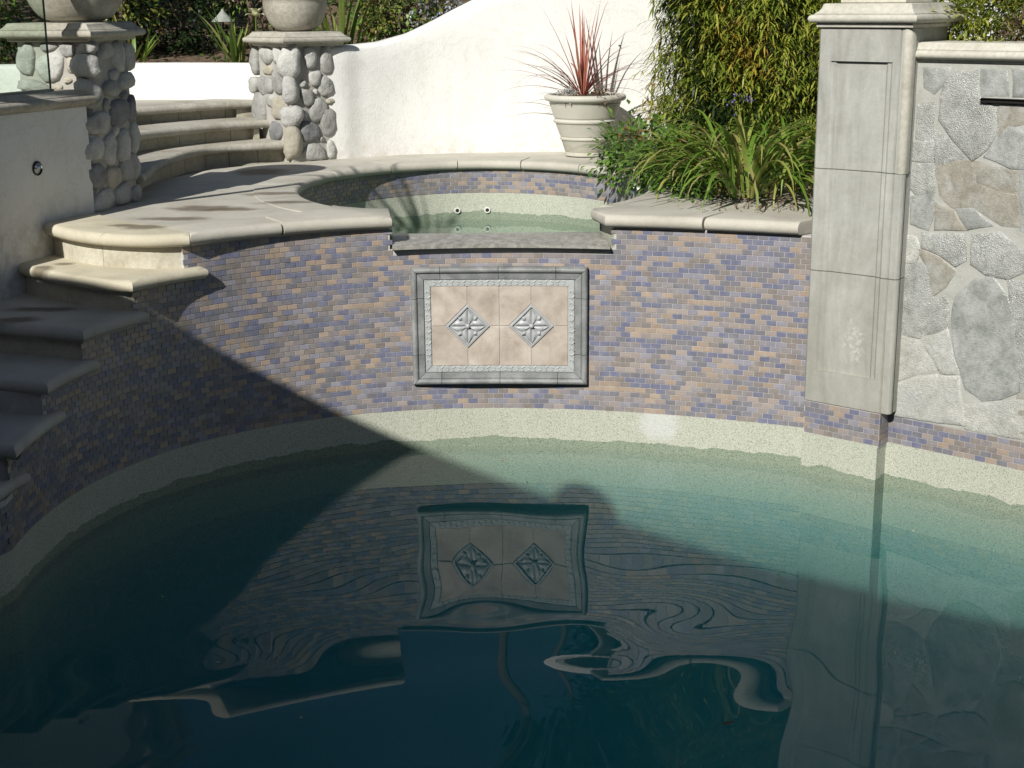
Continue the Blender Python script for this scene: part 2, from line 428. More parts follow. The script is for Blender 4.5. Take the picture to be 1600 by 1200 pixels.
def mesh_data(name, verts, faces, mats, idx=None, smooth=True, sharp=38):
    me = bpy.data.meshes.new(name)
    me.from_pydata([tuple(v) for v in verts], [], faces)
    for m in mats: me.materials.append(m)
    if idx: me.polygons.foreach_set('material_index', idx)
    if smooth:
        me.polygons.foreach_set('use_smooth', [True] * len(me.polygons))
        if sharp: me.set_sharp_from_angle(angle=R(sharp))
    me.update()
    return me

def obj(name, geo, mat, parent=None, smooth=True, sharp=38, kind=None, label=None):
    """world-space geometry as one mesh object; the origin sits at its parent's base or at its own"""
    verts, faces = geo[0], geo[1]
    idx = geo[2] if len(geo) > 2 else None
    mats = mat if isinstance(mat, (list, tuple)) else [mat]
    o = bpy.data.objects.new(name, None)
    bpy.data.objects.remove(o)
    if parent is not None:
        off = root_loc(parent)
    else:
        xs = [v[0] for v in verts]; ys = [v[1] for v in verts]; zs = [v[2] for v in verts]
        off = Vector(((min(xs) + max(xs)) / 2, (min(ys) + max(ys)) / 2, min(zs)))
    me = mesh_data(name, [Vector(v) - off for v in verts], faces, mats, idx, smooth, sharp)
    o = bpy.data.objects.new(name, me)
    if parent is not None: o.parent = parent
    else: o.location = off
    if kind: o['kind'] = kind
    if label: o['label'] = label
    COL.objects.link(o)
    return o

def join(*geos):
    V, F, I = [], [], []
    anyi = any(len(g) > 2 and g[2] for g in geos)
    for g in geos:
        b = len(V)
        V += list(g[0]); F += [tuple(i + b for i in f) for f in g[1]]
        if anyi: I += (g[2] if len(g) > 2 and g[2] else [0] * len(g[1]))
    return (V, F, I) if anyi else (V, F)

def area2(p):
    return sum(p[i][0] * p[(i + 1) % len(p)][1] - p[(i + 1) % len(p)][0] * p[i][1] for i in range(len(p))) / 2

def offset_poly(pts, d):
    """pts CCW, d[i] = how far edge i (i -> i+1) moves inward"""
    n = len(pts)
    nr = []
    for i in range(n):
        a, b = pts[i], pts[(i + 1) % n]
        ex, ey = b[0] - a[0], b[1] - a[1]
        l = math.hypot(ex, ey) or 1
        nr.append((-ey / l, ex / l))
    out = []
    for i in range(n):
        n0, n1, d0, d1 = nr[i - 1], nr[i], d[i - 1], d[i]
        det = n0[0] * n1[1] - n0[1] * n1[0]
        if abs(det) < 0.2:
            mx, my = n0[0] + n1[0], n0[1] + n1[1]
            l = math.hypot(mx, my) or 1
            dd = (d0 + d1) / 2
            out.append((pts[i][0] + mx / l * dd, pts[i][1] + my / l * dd))
        else:
            out.append((pts[i][0] + (d0 * n1[1] - d1 * n0[1]) / det, pts[i][1] + (n0[0] * d1 - n1[0] * d0) / det))
    return out

def prof(pts, profile, w=None, cap_top=True, cap_bot=True):
    """a vertical solid: the plan outline, swollen or shrunk (offset outward, z) up its profile"""
    pts = [(p[0], p[1]) for p in pts]
    w = list(w) if w else [1.0] * len(pts)
    if area2(pts) < 0:
        pts = pts[::-1]
        w = w[::-1]; w = w[1:] + w[:1]
    n = len(pts)
    V, F = [], []
    for off, z in profile:
        V += [(x, y, z) for x, y in offset_poly(pts, [-off * k for k in w])]
    for k in range(len(profile) - 1):
        for i in range(n):
            j = (i + 1) % n
            F.append((k * n + i, k * n + j, (k + 1) * n + j, (k + 1) * n + i))
    if cap_bot: F.append(tuple(range(n - 1, -1, -1)))
    if cap_top: F.append(tuple((len(profile) - 1) * n + i for i in range(n)))
    return V, F

def bull(z0, z1, r=None, n=6):
    h = (z1 - z0) / 2
    r = h if r is None else r
    zc = (z0 + z1) / 2
    return [(-r * (1 - math.cos(a)), zc + h * math.sin(a)) for a in [(-math.pi / 2 + math.pi * k / n) for k in range(n + 1)]]

def slab(pts, z0, z1, w=None, r=None, n=6):
    return prof(pts, bull(z0, z1, r, n), w)

def box_on(a, d, s0, s1, t0, t1, z0, z1, e=0.003):
    """box along direction d from point a: s along d, t to the left of d"""
    l = math.hypot(*d); d = (d[0] / l, d[1] / l); nn = (-d[1], d[0])
    P = [(a[0] + d[0] * s + nn[0] * t, a[1] + d[1] * s + nn[1] * t) for s, t in ((s0, t0), (s1, t0), (s1, t1), (s0, t1))]
    return prof(P, [(-e, z0), (0, z0 + e), (0, z1 - e), (-e, z1)])

def lathe(cx, cy, prof_, n=40, closed_top=False):
    V, F = [], []
    for r, z in prof_:
        for i in range(n):
            a = 2 * math.pi * i / n
            V.append((cx + r * math.cos(a), cy + r * math.sin(a), z))
    m = len(prof_)
    for k in range(m - 1):
        for i in range(n):
            j = (i + 1) % n
            F.append((k * n + i, k * n + j, (k + 1) * n + j, (k + 1) * n + i))
    F.append(tuple(range(n - 1, -1, -1)))
    if closed_top: F.append(tuple((m - 1) * n + i for i in range(n)))
    return V, F

def ball(c, rx, ry, rz, nu=10, nv=6):
    V, F = [], []
    for k in range(nv + 1):
        b = -math.pi / 2 + math.pi * k / nv
        for i in range(nu):
            a = 2 * math.pi * i / nu
            V.append((c[0] + rx * math.cos(b) * math.cos(a), c[1] + ry * math.cos(b) * math.sin(a), c[2] + rz * math.sin(b)))
    for k in range(nv):
        for i in range(nu):
            j = (i + 1) % nu
            F.append((k * nu + i, k * nu + j, (k + 1) * nu + j, (k + 1) * nu + i))
    return V, F

def tube(pts, radii, n=7):
    V, F = [], []
    for k, p in enumerate(pts):
        p = Vector(p)
        t = (Vector(pts[min(k + 1, len(pts) - 1)]) - Vector(pts[max(k - 1, 0)])).normalized()
        a = t.cross(Vector((0.3, 0.9, 0.1))).normalized(); b = t.cross(a)
        for i in range(n):
            q = 2 * math.pi * i / n
            V.append(p + (a * math.cos(q) + b * math.sin(q)) * radii[k])
    for k in range(len(pts) - 1):
        for i in range(n):
            j = (i + 1) % n
            F.append((k * n + i, k * n + j, (k + 1) * n + j, (k + 1) * n + i))
    F.append(tuple(range(n - 1, -1, -1))); F.append(tuple((len(pts) - 1) * n + i for i in range(n)))
    return V, F

def ribbon(base, az, L, el0, droop, wid, n=7, fold=0.25, taper=0.75, side=0.0):
    """a strap leaf: keeps its width, then tapers to a point; channelled; bends down as it goes"""
    V, F = [], []
    p = Vector(base); el = el0; a = az
    st = L / n
    for k in range(n + 1):
        t = k / n
        wd = wid * (min(1, 0.55 + t * 2.2) * (1 - max(0, t - (1 - taper)) / taper) ** 0.8 if t < 1 else 0.02)
        d = Vector((math.sin(a) * math.cos(el), math.cos(a) * math.cos(el), math.sin(el)))
        s = Vector((math.cos(a), -math.sin(a), 0))
        u = s.cross(d).normalized()
        V += [p - s * wd / 2 + u * wd * fold, p, p + s * wd / 2 + u * wd * fold]
        p = p + d * st
        el -= droop / n * (0.35 + 1.3 * t)
        a += side / n
    for k in range(n):
        b = 3 * k
        F += [(b, b + 1, b + 4, b + 3), (b + 1, b + 2, b + 5, b + 4)]
    return V, F

def leaf(p, d, up, L, W, bend=0.25):
    """a small two-piece leaf with a bend half way"""
    d = d.normalized(); s = d.cross(up)
    s = s.normalized() if s.length > 1e-4 else Vector((1, 0, 0))
    u = s.cross(d)
    m = p + d * L * 0.5
    e = p + d * L * 0.93 - u * L * bend
    return [p, m - s * W / 2, m + s * W / 2, e], [(0, 1, 3, 2)] if W < 0.006 else [(0, 1, 2), (1, 3, 2)]

def foliage(rng, centre, radii, count, L, W, droop=0.3, shell=0.55, clumps=60, cr=0.14, mats=1, wts=None, hole=0.0):
    """leaves gathered in clumps through an uneven crown"""
    V, F, I = [], [], []
    cl = []
    seed = rng.random() * 50
    for _ in range(clumps):
        while True:
            v = Vector((rng.uniform(-1, 1), rng.uniform(-1, 1), rng.uniform(-1, 1)))
            if 0.05 < v.length < 1: break
        r = shell + (1 - shell) * rng.random() ** 0.6
        v = v.normalized() * r
        k = 1 + 0.28 * mnoise.noise(Vector(v) * 2.1 + Vector((seed, 0, 0)))
        c = Vector(centre) + Vector((v.x * radii[0] * k, v.y * radii[1] * k, v.z * radii[2] * k))
        cl.append((c, v, rng.choices(range(mats), wts)[0] if mats > 1 else 0, rng.uniform(0.6, 1.3)))
    per = max(1, count // clumps)
    for c, v, mi, sc in cl:
        for _ in range(per):
            q = Vector((rng.gauss(0, 1), rng.gauss(0, 1), rng.gauss(0, 1))) * cr * sc * 0.55
            d = (q.normalized() + v * 0.7 + Vector((rng.uniform(-.5, .5), rng.uniform(-.5, .5), -droop + rng.uniform(-.3, .3))))
            lv, lf = leaf(c + q, d, Vector((rng.uniform(-.4, .4), rng.uniform(-.4, .4), 1)), L * rng.uniform(0.7, 1.25), W * rng.uniform(0.75, 1.2))
            b = len(V); V += lv
            for f in lf: F.append(tuple(i + b for i in f)); I.append(mi)
    return V, F, I

def catmull(P, n=8, closed=False):
    out = []
    m = len(P)
    rng_ = range(m) if closed else range(m - 1)
    for i in rng_:
        p0 = P[(i - 1) % m] if closed or i > 0 else P[0]
        p1, p2 = P[i], P[(i + 1) % m]
        p3 = P[(i + 2) % m] if closed or i + 2 < m else P[-1]
        for k in range(n):
            t = k / n
            out.append(tuple(0.5 * (2 * p1[a] + (p2[a] - p0[a]) * t + (2 * p0[a] - 5 * p1[a] + 4 * p2[a] - p3[a]) * t * t + (3 * p1[a] - p0[a] - 3 * p2[a] + p3[a]) * t ** 3) for a in range(len(p1))))
    if not closed: out.append(tuple(P[-1]))
    return out

# ------------------------------------------------------------------ plan of the pool
PC = (0.02195154, -0.13090122, 0.03223206, 1.09535346, -2.33855113, 3.32456833)
WC = (-0.15, 5.3)
def wp(deg, off=0.0):
    """point of the curved pool wall at an angle round the pool centre; off > 0 is out over the water"""
    t = R(deg)
    r = 0.0
    for c in PC: r = r * t + c
    r -= off
    return (WC[0] + r * math.cos(t), WC[1] + r * math.sin(t))
def arc(d0, d1, off, step=2.0):
    n = max(1, int(round(abs(d1 - d0) / step)))
    return [wp(d0 + (d1 - d0) * k / n, off) for k in range(n + 1)]

MAIN = [wp(43.6 + (182 - 43.6) * k / 110) for k in range(111)]
LEFT = catmull([MAIN[-1], (-1.985, 4.95), (-1.97, 4.6), (-1.93, 4.2), (-1.82, 3.75)], 6)
WALL = MAIN + LEFT[1:]
CA, CB = (1.386, 6.729), (1.677, 6.482)          # foot of the column
RA, RB = (1.736, 6.552), (3.30, 5.10)            # raised stone wall to its right
CD = Vector((CB[0] - CA[0], CB[1] - CA[1])); CD.normalize()
RD = Vector((RB[0] - RA[0], RB[1] - RA[1])); RD.normalize()
NEAR = catmull([(-1.82, 3.75), (-1.45, 3.1), (-0.7, 2.62), (0.5, 2.45), (1.8, 2.55), (2.9, 3.1), (3.4, 4.1), (3.30, 5.10)], 5)
POOL = [RA, (CB[0] + 0.0, CB[1]), CA] + WALL + NEAR[1:]
SPA_C, SPA_A, SPA_B = (-0.205, 8.40), 0.985, 1.24
def spa(deg, off=0.0):
    t = R(deg)
    return (SPA_C[0] + (SPA_A + off) * math.cos(t), SPA_C[1] + (SPA_B + off) * math.sin(t))

class Path:
    def __init__(s, pts):
        s.p = pts; s.c = [0]
        for a, b in zip(pts, pts[1:]): s.c.append(s.c[-1] + math.hypot(b[0] - a[0], b[1] - a[1]))
        s.len = s.c[-1]
    def at(s, d):
        lo = 0
        while lo < len(s.c) - 2 and s.c[lo + 1] < d: lo += 1
        a, b = s.p[lo], s.p[lo + 1]
        l = s.c[lo + 1] - s.c[lo] or 1
        t = (d - s.c[lo]) / l
        tx, ty = (b[0] - a[0]) / l, (b[1] - a[1]) / l
        return a[0] + (b[0] - a[0]) * t, a[1] + (b[1] - a[1]) * t, tx, ty

# ------------------------------------------------------------------ mosaic tiles
PITCH_S, PITCH_Z = 0.0512, 0.0256
def tile_geo(wd, ht, dp=0.0026, be=0.0009):
    a, b = wd / 2, ht / 2
    V = []
    for (ins, y) in ((0, -0.002), (0, dp - be), (be, dp)):
        V += [(-a + ins, y, -b + ins), (a - ins, y, -b + ins), (a - ins, y, b - ins), (-a + ins, y, b - ins)]
    F = []
    for k in (0, 4):
        for i in range(4):
            j = (i + 1) % 4
            F.append((k + j, k + i, k + 4 + i, k + 4 + j))
    F.append((11, 10, 9, 8))
    return V, F
TILE_ME = {}
def tile_mesh(ci, wd):
    key = (ci, round(wd, 3))
    if key not in TILE_ME:
        V, F = tile_geo(wd, PITCH_Z - 0.0024)
        TILE_ME[key] = mesh_data('tile', V, F, [TILES[ci]], None, False)
    return TILE_ME[key]

def lay_tiles(path, z0, rows, keep, rng, s0=0.0, s1=None):
    """running bond along a path; returns (matrix, colour, width, apparent size)"""
    out = []
    s1 = path.len if s1 is None else s1
    for r in range(rows):
        z = z0 + (r + 0.5) * PITCH_Z
        s = s0 + (0 if r % 2 else -PITCH_S / 2)
        prev = None
        while s < s1:
            a, b = max(s, s0), min(s + PITCH_S, s1)
            s += PITCH_S
            if b - a < 0.012: continue
            x, y, tx, ty = path.at((a + b) / 2)
            if not keep(x, y, z): continue
            nx, ny = -ty, tx                      # towards the water
            ang = math.atan2(-ty, -tx)            # local +Y on the inward normal
            ci = prev if (prev is not None and rng.random() < 0.12) else rng.choices(range(7), TILE_W)[0]
            prev = ci
            mt = Matrix.Translation((x, y, z)) @ Matrix.Rotation(math.atan2(ny, nx) - math.pi / 2, 4, 'Z') @ Matrix.Rotation(R(rng.gauss(0, 0.55)), 4, 'X') @ Matrix.Rotation(R(rng.gauss(0, 0.55)), 4, 'Z')
            v = Vector((x, y, z)) - EYE
            dist = v.length
            fz = v.dot(FW)
            u_, v_ = 2300 * v.dot(RT) / fz, 2300 * v.dot(UP) / fz
            vis = abs(u_) < 805 and abs(v_) < 605
            size = max(0, -(v.x * nx + v.y * ny)) / dist ** 3 * (1 if vis else 0.0)
            out.append((mt, ci, (b - a) - 0.0024, size))
    return out

def put_tiles(parent, tiles, limit):
    off = Matrix.Translation(-root_loc(parent))
    tiles = sorted(tiles, key=lambda t: -t[3])
    for mt, ci, wd, _ in tiles[:limit]:
        o = bpy.data.objects.new('tile', tile_mesh(ci, wd))
        o.parent = parent
        o.matrix_local = off @ mt
        COL.objects.link(o)
    rest = tiles[limit:]
    if rest:
        V, F, I = [], [], []
        for mt, ci, wd, _ in rest:
            v, f = tile_geo(wd, PITCH_Z - 0.0024)
            b = len(V)
            V += [mt @ Vector(q) for q in v]
            F += [tuple(i + b for i in g) for g in f]; I += [ci] * len(f)
        obj('tile', (V, F, I), TILES, parent, False, None, 'stuff')

rng = random.Random(7)

# ------------------------------------------------------------------ ground, basin, water
gnd = obj('ground', prof([(-90, -60), (90, -60), (90, 150), (-90, 150)], [(0, -1.9), (0, -1.7)]), M['soil'], None); gnd['kind'] = 'structure'

# pool shell: pebble plaster from under the tiles down to the floor
rings = [(-0.02, 0.1985), (0.004, 0.1985), (0.004, -0.45), (0.006, -1.25)]
PC2 = [(p[0], p[1]) for p in POOL]
V, F = [], []
n = len(PC2)
for off, z in rings:
    V += [(x, y, z) for x, y in offset_poly(PC2, [off] * n)]
for k in range(len(rings) - 1):
    for i in range(n):
        j = (i + 1) % n
        F.append((k * n + i, k * n + j, (k + 1) * n + j, (k + 1) * n + i))
F.append(tuple((len(rings) - 1) * n + i for i in range(n)))
o = obj('pool_basin', (V, F), M['plaster'], None, True, 50); o['kind'] = 'structure'

# water: one closed body, its surface swelling gently and more strongly near the viewer
WAVES = [(1.05, 24, 0.0066, 0.3), (0.70, 64, 0.0046, 1.9), (0.56, -38, 0.0042, 4.1), (0.86, 112, 0.0052, 2.7), (0.64, -74, 0.0040, 0.8), (0.47, 8, 0.0030, 2.2)]
PACKETS = [(0.42, 4.78, 0.22, 0.50, 58, 0.018, 0.4), (-0.10, 4.93, 0.20, 0.48, 94, 0.019, 2.2), (0.12, 5.75, 0.35, 0.52, 18, 0.010, 1.0), (-0.32, 5.75, 0.3, 0.5, 55, 0.009, 0.0), (-0.3, 5.2, 0.25, 0.4, -20, 0.010, 0.5), (0.75, 5.3, 0.3, 0.5, 70, 0.008, 2.0), (-1.0, 4.5, 0.25, 0.5, 120, 0.016, 1.0)]
def wave_h(x, y):
    e = min(1.2, max(0.0, (7.1 - y) / 2.0))
    e = 0.12 + 1.15 * e ** 1.4
    px = x + 0.17 * math.sin(1.9 * y + 0.7) + 0.05 * math.sin(3.6 * x)
    py = y + 0.15 * math.sin(2.3 * x + 1.1)
    h = 0.0
    for wl, dg, slope, ph in WAVES:
        k = 2 * math.pi / wl
        h += slope / k * math.sin(k * (px * math.cos(R(dg)) + py * math.sin(R(dg))) + ph)
    h *= e
    for cx, cy, sg, wl, dg, slope, ph in PACKETS:
        d2 = ((x - cx) ** 2 + (y - cy) ** 2) / (2 * sg * sg)
        if d2 < 6:
            k = 2 * math.pi / wl
            h += slope / k * math.sin(k * ((x - cx) * math.cos(R(dg)) + (y - cy) * math.sin(R(dg))) + ph) * math.exp(-d2)
    return h
X0, X1, Y0, Y1 = -2.45, 3.6, 2.25, 7.6
nx_, ny_ = 240, 250
V, F = [], []
for j in range(ny_ + 1):
    for i in range(nx_ + 1):
        x = X0 + (X1 - X0) * i / nx_; y = Y0 + (Y1 - Y0) * j / ny_
        V.append((x, y, wave_h(x, y)))
for j in range(ny_):
    for i in range(nx_):
        a = j * (nx_ + 1) + i
        F.append((a, a + 1, a + nx_ + 2, a + nx_ + 1))
edge = [i for i in range(nx_ + 1)] + [j * (nx_ + 1) + nx_ for j in range(1, ny_ + 1)] + [ny_ * (nx_ + 1) + i for i in range(nx_ - 1, -1, -1)] + [j * (nx_ + 1) for j in range(ny_ - 1, 0, -1)]
b = len(V)
V += [(V[i][0], V[i][1], -1.5) for i in edge]
m_ = len(edge)
for k in range(m_):
    l = (k + 1) % m_
    F.append((edge[l], edge[k], b + k, b + l))
F.append(tuple(b + k for k in range(m_ - 1, -1, -1)))
o = obj('water', (V, F), M['water'], None, True, 40); o['kind'] = 'structure'

# ------------------------------------------------------------------ curved mosaic wall under the spa
SW = thing('mosaic_wall', 'curved pool wall of small blue and tan mosaic tiles below the spa', 'wall', (0.0, 7.17, 0))
def top_at(x, y):
    th = math.degrees(math.atan2(y - WC[1], x - WC[0]))
    if th < 0: th += 360
    if y < 4.8: return 0.25
    if th > 179.9: return 0.40
    if th > 166.5: return 0.545
    if th > 155.8: return 0.69
    if th > 144.5: return 0.83
    if th > 135.2: return 0.975
    if 70.2 < th < 103.6: return 1.022
    return 1.128
V, F = [], []
def quad(a, b, c, d):
    k = len(V); V.extend([a, b, c, d]); F.append((k, k + 1, k + 2, k + 3))
BACK = offset_poly(WALL + [(-3.2, 4), (-2.5, 9), (1.8, 9)], [-0.0] * (len(WALL) + 3))
pw = Path(WALL)
for i in range(len(WALL) - 1):
    a, b = WALL[i], WALL[i + 1]
    mx, my = (a[0] + b[0]) / 2, (a[1] + b[1]) / 2
    t = top_at(mx, my)
    def back(p):
        d = Vector((p[0] - WC[0], p[1] - WC[1])).normalized() * 0.26
        return (p[0] + d.x, p[1] + d.y)
    A, B = back(a), back(b)
    quad((*a, 0.1), (*b, 0.1), (*b, t), (*a, t))
    quad((*a, t), (*b, t), (*B, t), (*A, t))
    quad((*B, 0.1), (*A, 0.1), (*A, t), (*B, t))
    if i < len(WALL) - 2:
        c = WALL[i + 2]
        t2 = top_at((b[0] + c[0]) / 2, (b[1] + c[1]) / 2)
        if abs(t2 - t) > 0.001: quad((*b, t), (*b, t2), (*B, t2), (*B, t))
obj('grout_bed', (V, F), M['grout'], SW, True, 30)
def keep_main(x, y, z):
    if z + 0.013 > top_at(x, y): return False
    if -0.475 < x < 0.36 and 0.35 < z < 0.915 and y > 6.5: return False
    th = math.degrees(math.atan2(y - WC[1], x - WC[0]))
    if 70.6 < th < 103.2 and z > 1.0: return False
    return True
tl = lay_tiles(pw, 0.2, 37, keep_main, rng, 0.01)
put_tiles(SW, tl, 300)
# dark stone sill the spa spills over
front = arc(70.4, 103.4, 0.045)
obj('spillway_sill', prof(front + [(-0.60, 7.43), (0.455, 7.43)], [(-0.012, 1.023), (0.0, 1.026), (0.0, 1.036), (-0.02, 1.043), (-0.2, 1.062)], [1] * (len(front) - 1) + [0.02, 0.2, 0.02]), M['slate'], SW)

obj('cheek', prof(arc(103.5, 106.5, -0.002) + [(-0.70, 7.428), (-0.605, 7.428)], [(0, 1.0), (0, 1.1295)]), M['plaster'], SW, False)
obj('cheek', prof(arc(67.5, 70.3, -0.002) + [(0.455, 7.428), (0.60, 7.428)], [(0, 1.0), (0, 1.1295)]), M['plaster'], SW, False)

# ------------------------------------------------------------------ decorative panel set in the wall
PL = thing('tile_panel', 'grey framed panel of beige tiles with two flower medallions on the mosaic wall', 'tile panel', (-0.06, 7.13, 0.335))
PX0, PX1, PZ0, PZ1 = -0.494, 0.376, 0.335, 0.930
PYL, PYR = 7.157, 7.131
def pp(x, z, d):
    """panel coordinates: x along, z up, d proud of the panel plane"""
    t = (x - PX0) / (PX1 - PX0)
    nx, ny = -(PYL - PYR), -(PX1 - PX0)
    l = math.hypot(nx, ny)
    bow = 0.020 * (1 - (2 * t - 1) ** 2)            # it follows the curve of the wall
    return (x + nx / l * d, PYL + (PYR - PYL) * t + bow + ny / l * d, z)
def ppoly(pts, prof_):
    """outline (x,z) CCW seen from the front, raised by (offset, depth) steps"""
    n = len(pts)
    if area2(pts) < 0: pts = pts[::-1]
    V, F = [], []
    for off, d in prof_:
        V += [pp(x, z, d) for x, z in offset_poly(pts, [-off] * n)]
    for k in range(len(prof_) - 1):
        for i in range(n):
            j = (i + 1) % n
            F.append((k * n + i, k * n + j, (k + 1) * n + j, (k + 1) * n + i))
    F.append(tuple((len(prof_) - 1) * n + i for i in range(n)))
    return V, F
def rect(x0, x1, z0, z1): return [(x0, z0), (x1, z0), (x1, z1), (x0, z1)]
V = []
for d_ in (-0.05, 0.003):
    for z_ in (PZ0 + .004, PZ1 - .004):
        for q in range(19):
            V.append(pp(PX0 + .004 + (PX1 - PX0 - .008) * q / 18, z_, d_))
F = []
for q in range(18):
    F += [(38 + q, 39 + q, 58 + q, 57 + q), (q, 38 + q, 39 + q, q + 1), (19 + q, 20 + q, 58 + q, 57 + q)]
F += [(0, 38, 57, 19), (18, 37, 75, 56)]
obj('backing', (V, F), M['grout'], PL, False)
# outer moulding: bead and flat band, cut in lengths
BEAD, BAND, REL = 0.030, 0.062, 0.095
def mould(p0, p1, nrm, m0, m1):
    """length of moulding from p0 to p1 (outer edge), nrm points into the panel; m0/m1: mitred ends"""
    d = Vector((p1[0] - p0[0], p1[1] - p0[1])); L = d.length; d.normalize()
    sec = [(0, -0.03), (0, 0.012)] + [(0.015 - 0.015 * math.cos(a), 0.012 + 0.017 * math.sin(a)) for a in [math.pi * k / 6 for k in range(1, 6)]] + [(0.030, 0.012), (0.033, 0.016), (0.046, 0.014), (0.060, 0.012), (0.062, 0.002)]
    V, F = [], []
    for end in (0, 1):
        for (s, h) in sec:
            cut = (s if (m0 if end == 0 else m1) else 0.0) + 0.0012
            q = cut if end == 0 else L - cut
            V.append(pp(p0[0] + d.x * q + nrm[0] * s, p0[1] + d.y * q + nrm[1] * s, h))
    k = len(sec)
    for i in range(k - 1): F.append((i, i + 1, k + i + 1, k + i))
    F.append(tuple(range(k - 1, -1, -1))); F.append(tuple(range(k, 2 * k)))
    return V, F
def run(p0, p1, nrm, cuts):
    ts = [0] + cuts + [1]
    for i in range(len(ts) - 1):
        a = (p0[0] + (p1[0] - p0[0]) * ts[i], p0[1] + (p1[1] - p0[1]) * ts[i])
        b = (p0[0] + (p1[0] - p0[0]) * ts[i + 1], p0[1] + (p1[1] - p0[1]) * ts[i + 1])
        obj('moulding', mould(a, b, nrm, i == 0, i == len(ts) - 2), M['frame'], PL)
run((PX0, PZ1), (PX1, PZ1), (0, -1), [0.165, 0.495, 0.82])
run((PX0, PZ0), (PX1, PZ0), (0, 1), [0.165, 0.50, 0.83])
run((PX0, PZ0), (PX0, PZ1), (1, 0), [0.26, 0.74])
run((PX1, PZ0), (PX1, PZ1), (-1, 0), [0.26, 0.74])
# relief border with a running leaf scroll
fx0, fx1, fz0, fz1 = PX0 + REL, PX1 - REL, PZ0 + REL, PZ1 - REL
bx0, bx1, bz0, bz1 = PX0 + BAND + .002, PX1 - BAND - .002, PZ0 + BAND + .002, PZ1 - BAND - .002
for nm, pts, vert in (('t', [(bx0, bz1), (fx0, fz1), (fx1, fz1), (bx1, bz1)], False), ('b', [(bx0, bz0), (bx1, bz0), (fx1, fz0), (fx0, fz0)], False),
                      ('l', [(bx0, bz0), (fx0, fz0), (fx0, fz1), (bx0, bz1)], True), ('r', [(bx1, bz0), (bx1, bz1), (fx1, fz1), (fx1, fz0)], True)):
    if not vert:
        o0, o1 = (pts[0], pts[3]) if nm == 't' else (pts[0], pts[1])
        i0, i1 = (pts[1], pts[2]) if nm == 't' else (pts[3], pts[2])
        V, F = [], []
        for q in range(15):
            t = q / 14
            oo = (o0[0] + (o1[0] - o0[0]) * t, o0[1]); ii = (i0[0] + (i1[0] - i0[0]) * t, i0[1])
            V += [pp(*oo, 0), pp(*oo, .0095), pp(*ii, .0095), pp(*ii, 0)]
        for q in range(14):
            for r_ in range(3): F.append((4 * q + r_, 4 * q + 4 + r_, 4 * q + 5 + r_, 4 * q + 1 + r_))
        st = obj('relief_strip', (V, F), M['relief'], PL, False)
    else: st = obj('relief_strip', ppoly(pts, [(-.001, 0), (-.001, .008), (-.003, .0095)]), M['relief'], PL, False)
    xs = [p[0] for p in pts]; zs = [p[1] for p in pts]
    cx, cz = (min(xs) + max(xs)) / 2, (min(zs) + max(zs)) / 2
    L = (max(zs) - min(zs)) if vert else (max(xs) - min(xs))
    k = int((L - 0.07) / 0.029)
    VV = []
    for q in range(k):
        t = (q - (k - 1) / 2) * 0.029
        for sgn in (1, -1):
            th = R(38 * (1 if q % 2 else -1) + rng.uniform(-12, 12)) + (0.9 if sgn < 0 else 0)
            oz = sgn * 0.0065
            a, bb = (0.0150, 0.0050) if sgn > 0 else (0.0100, 0.0034)
            pts2 = []
            for h_, sc in ((0.009, 1.0), (0.0118, 0.72), (0.0128, 0.3)):
                ring = []
                for i in range(7):
                    an = 2 * math.pi * i / 7
                    lx, lz = a * sc * math.cos(an), bb * sc * math.sin(an)
                    x, z = lx * math.cos(th) - lz * math.sin(th), lx * math.sin(th) + lz * math.cos(th)
                    x, z = x + t, z + oz
                    if vert: x, z = z, x
                    ring.append(pp(cx + x, cz + z, h_))
                pts2.append(ring)
            v = sum(pts2, []); f = []
            for kk in range(2):
                for i in range(7):
                    j = (i + 1) % 7
                    f.append((kk * 7 + i, kk * 7 + j, kk * 7 + 7 + j, kk * 7 + 7 + i))
            f.append(tuple(14 + i for i in range(7)))
            VV.append((v, f))
    obj('leaf_scroll', join(*VV), M['relief'], st, True, 60, 'stuff')
# eight beige tiles cut round two medallions
W_ = fx1 - fx0
jx = [fx0, fx0 + W_ * 0.267, fx0 + W_ * 0.5, fx0 + W_ * 0.733, fx1]
cz = (fz0 + fz1) / 2
HD = 0.1135
for i in range(4):
    medx = jx[1] if i < 2 else jx[3]
    for up in (0, 1):
        x0, x1 = jx[i] + .0015, jx[i + 1] - .0015
        z0, z1 = (cz + .0015, fz1 - .001) if up else (fz0 + .001, cz - .0015)
        pts = []
        for (x, z) in rect(x0, x1, z0, z1):
            if abs(x - medx) < 0.01 and abs(z - cz) < 0.01:
                sx = 1 if (x0 + x1) / 2 > medx else -1
                sz = 1 if up else -1
                c1, c2 = (medx + sx * HD, z), (x, cz + sz * HD)
                prevx = (x, z)
                order = [c2, c1] if ((sx, sz) in ((1, 1), (-1, -1))) else [c1, c2]
                pts += order
            else: pts.append((x, z))
        obj('beige_tile', ppoly(pts, [(0, 0), (0, .0055), (-.0015, .007)]), M['beige'], PL, False)
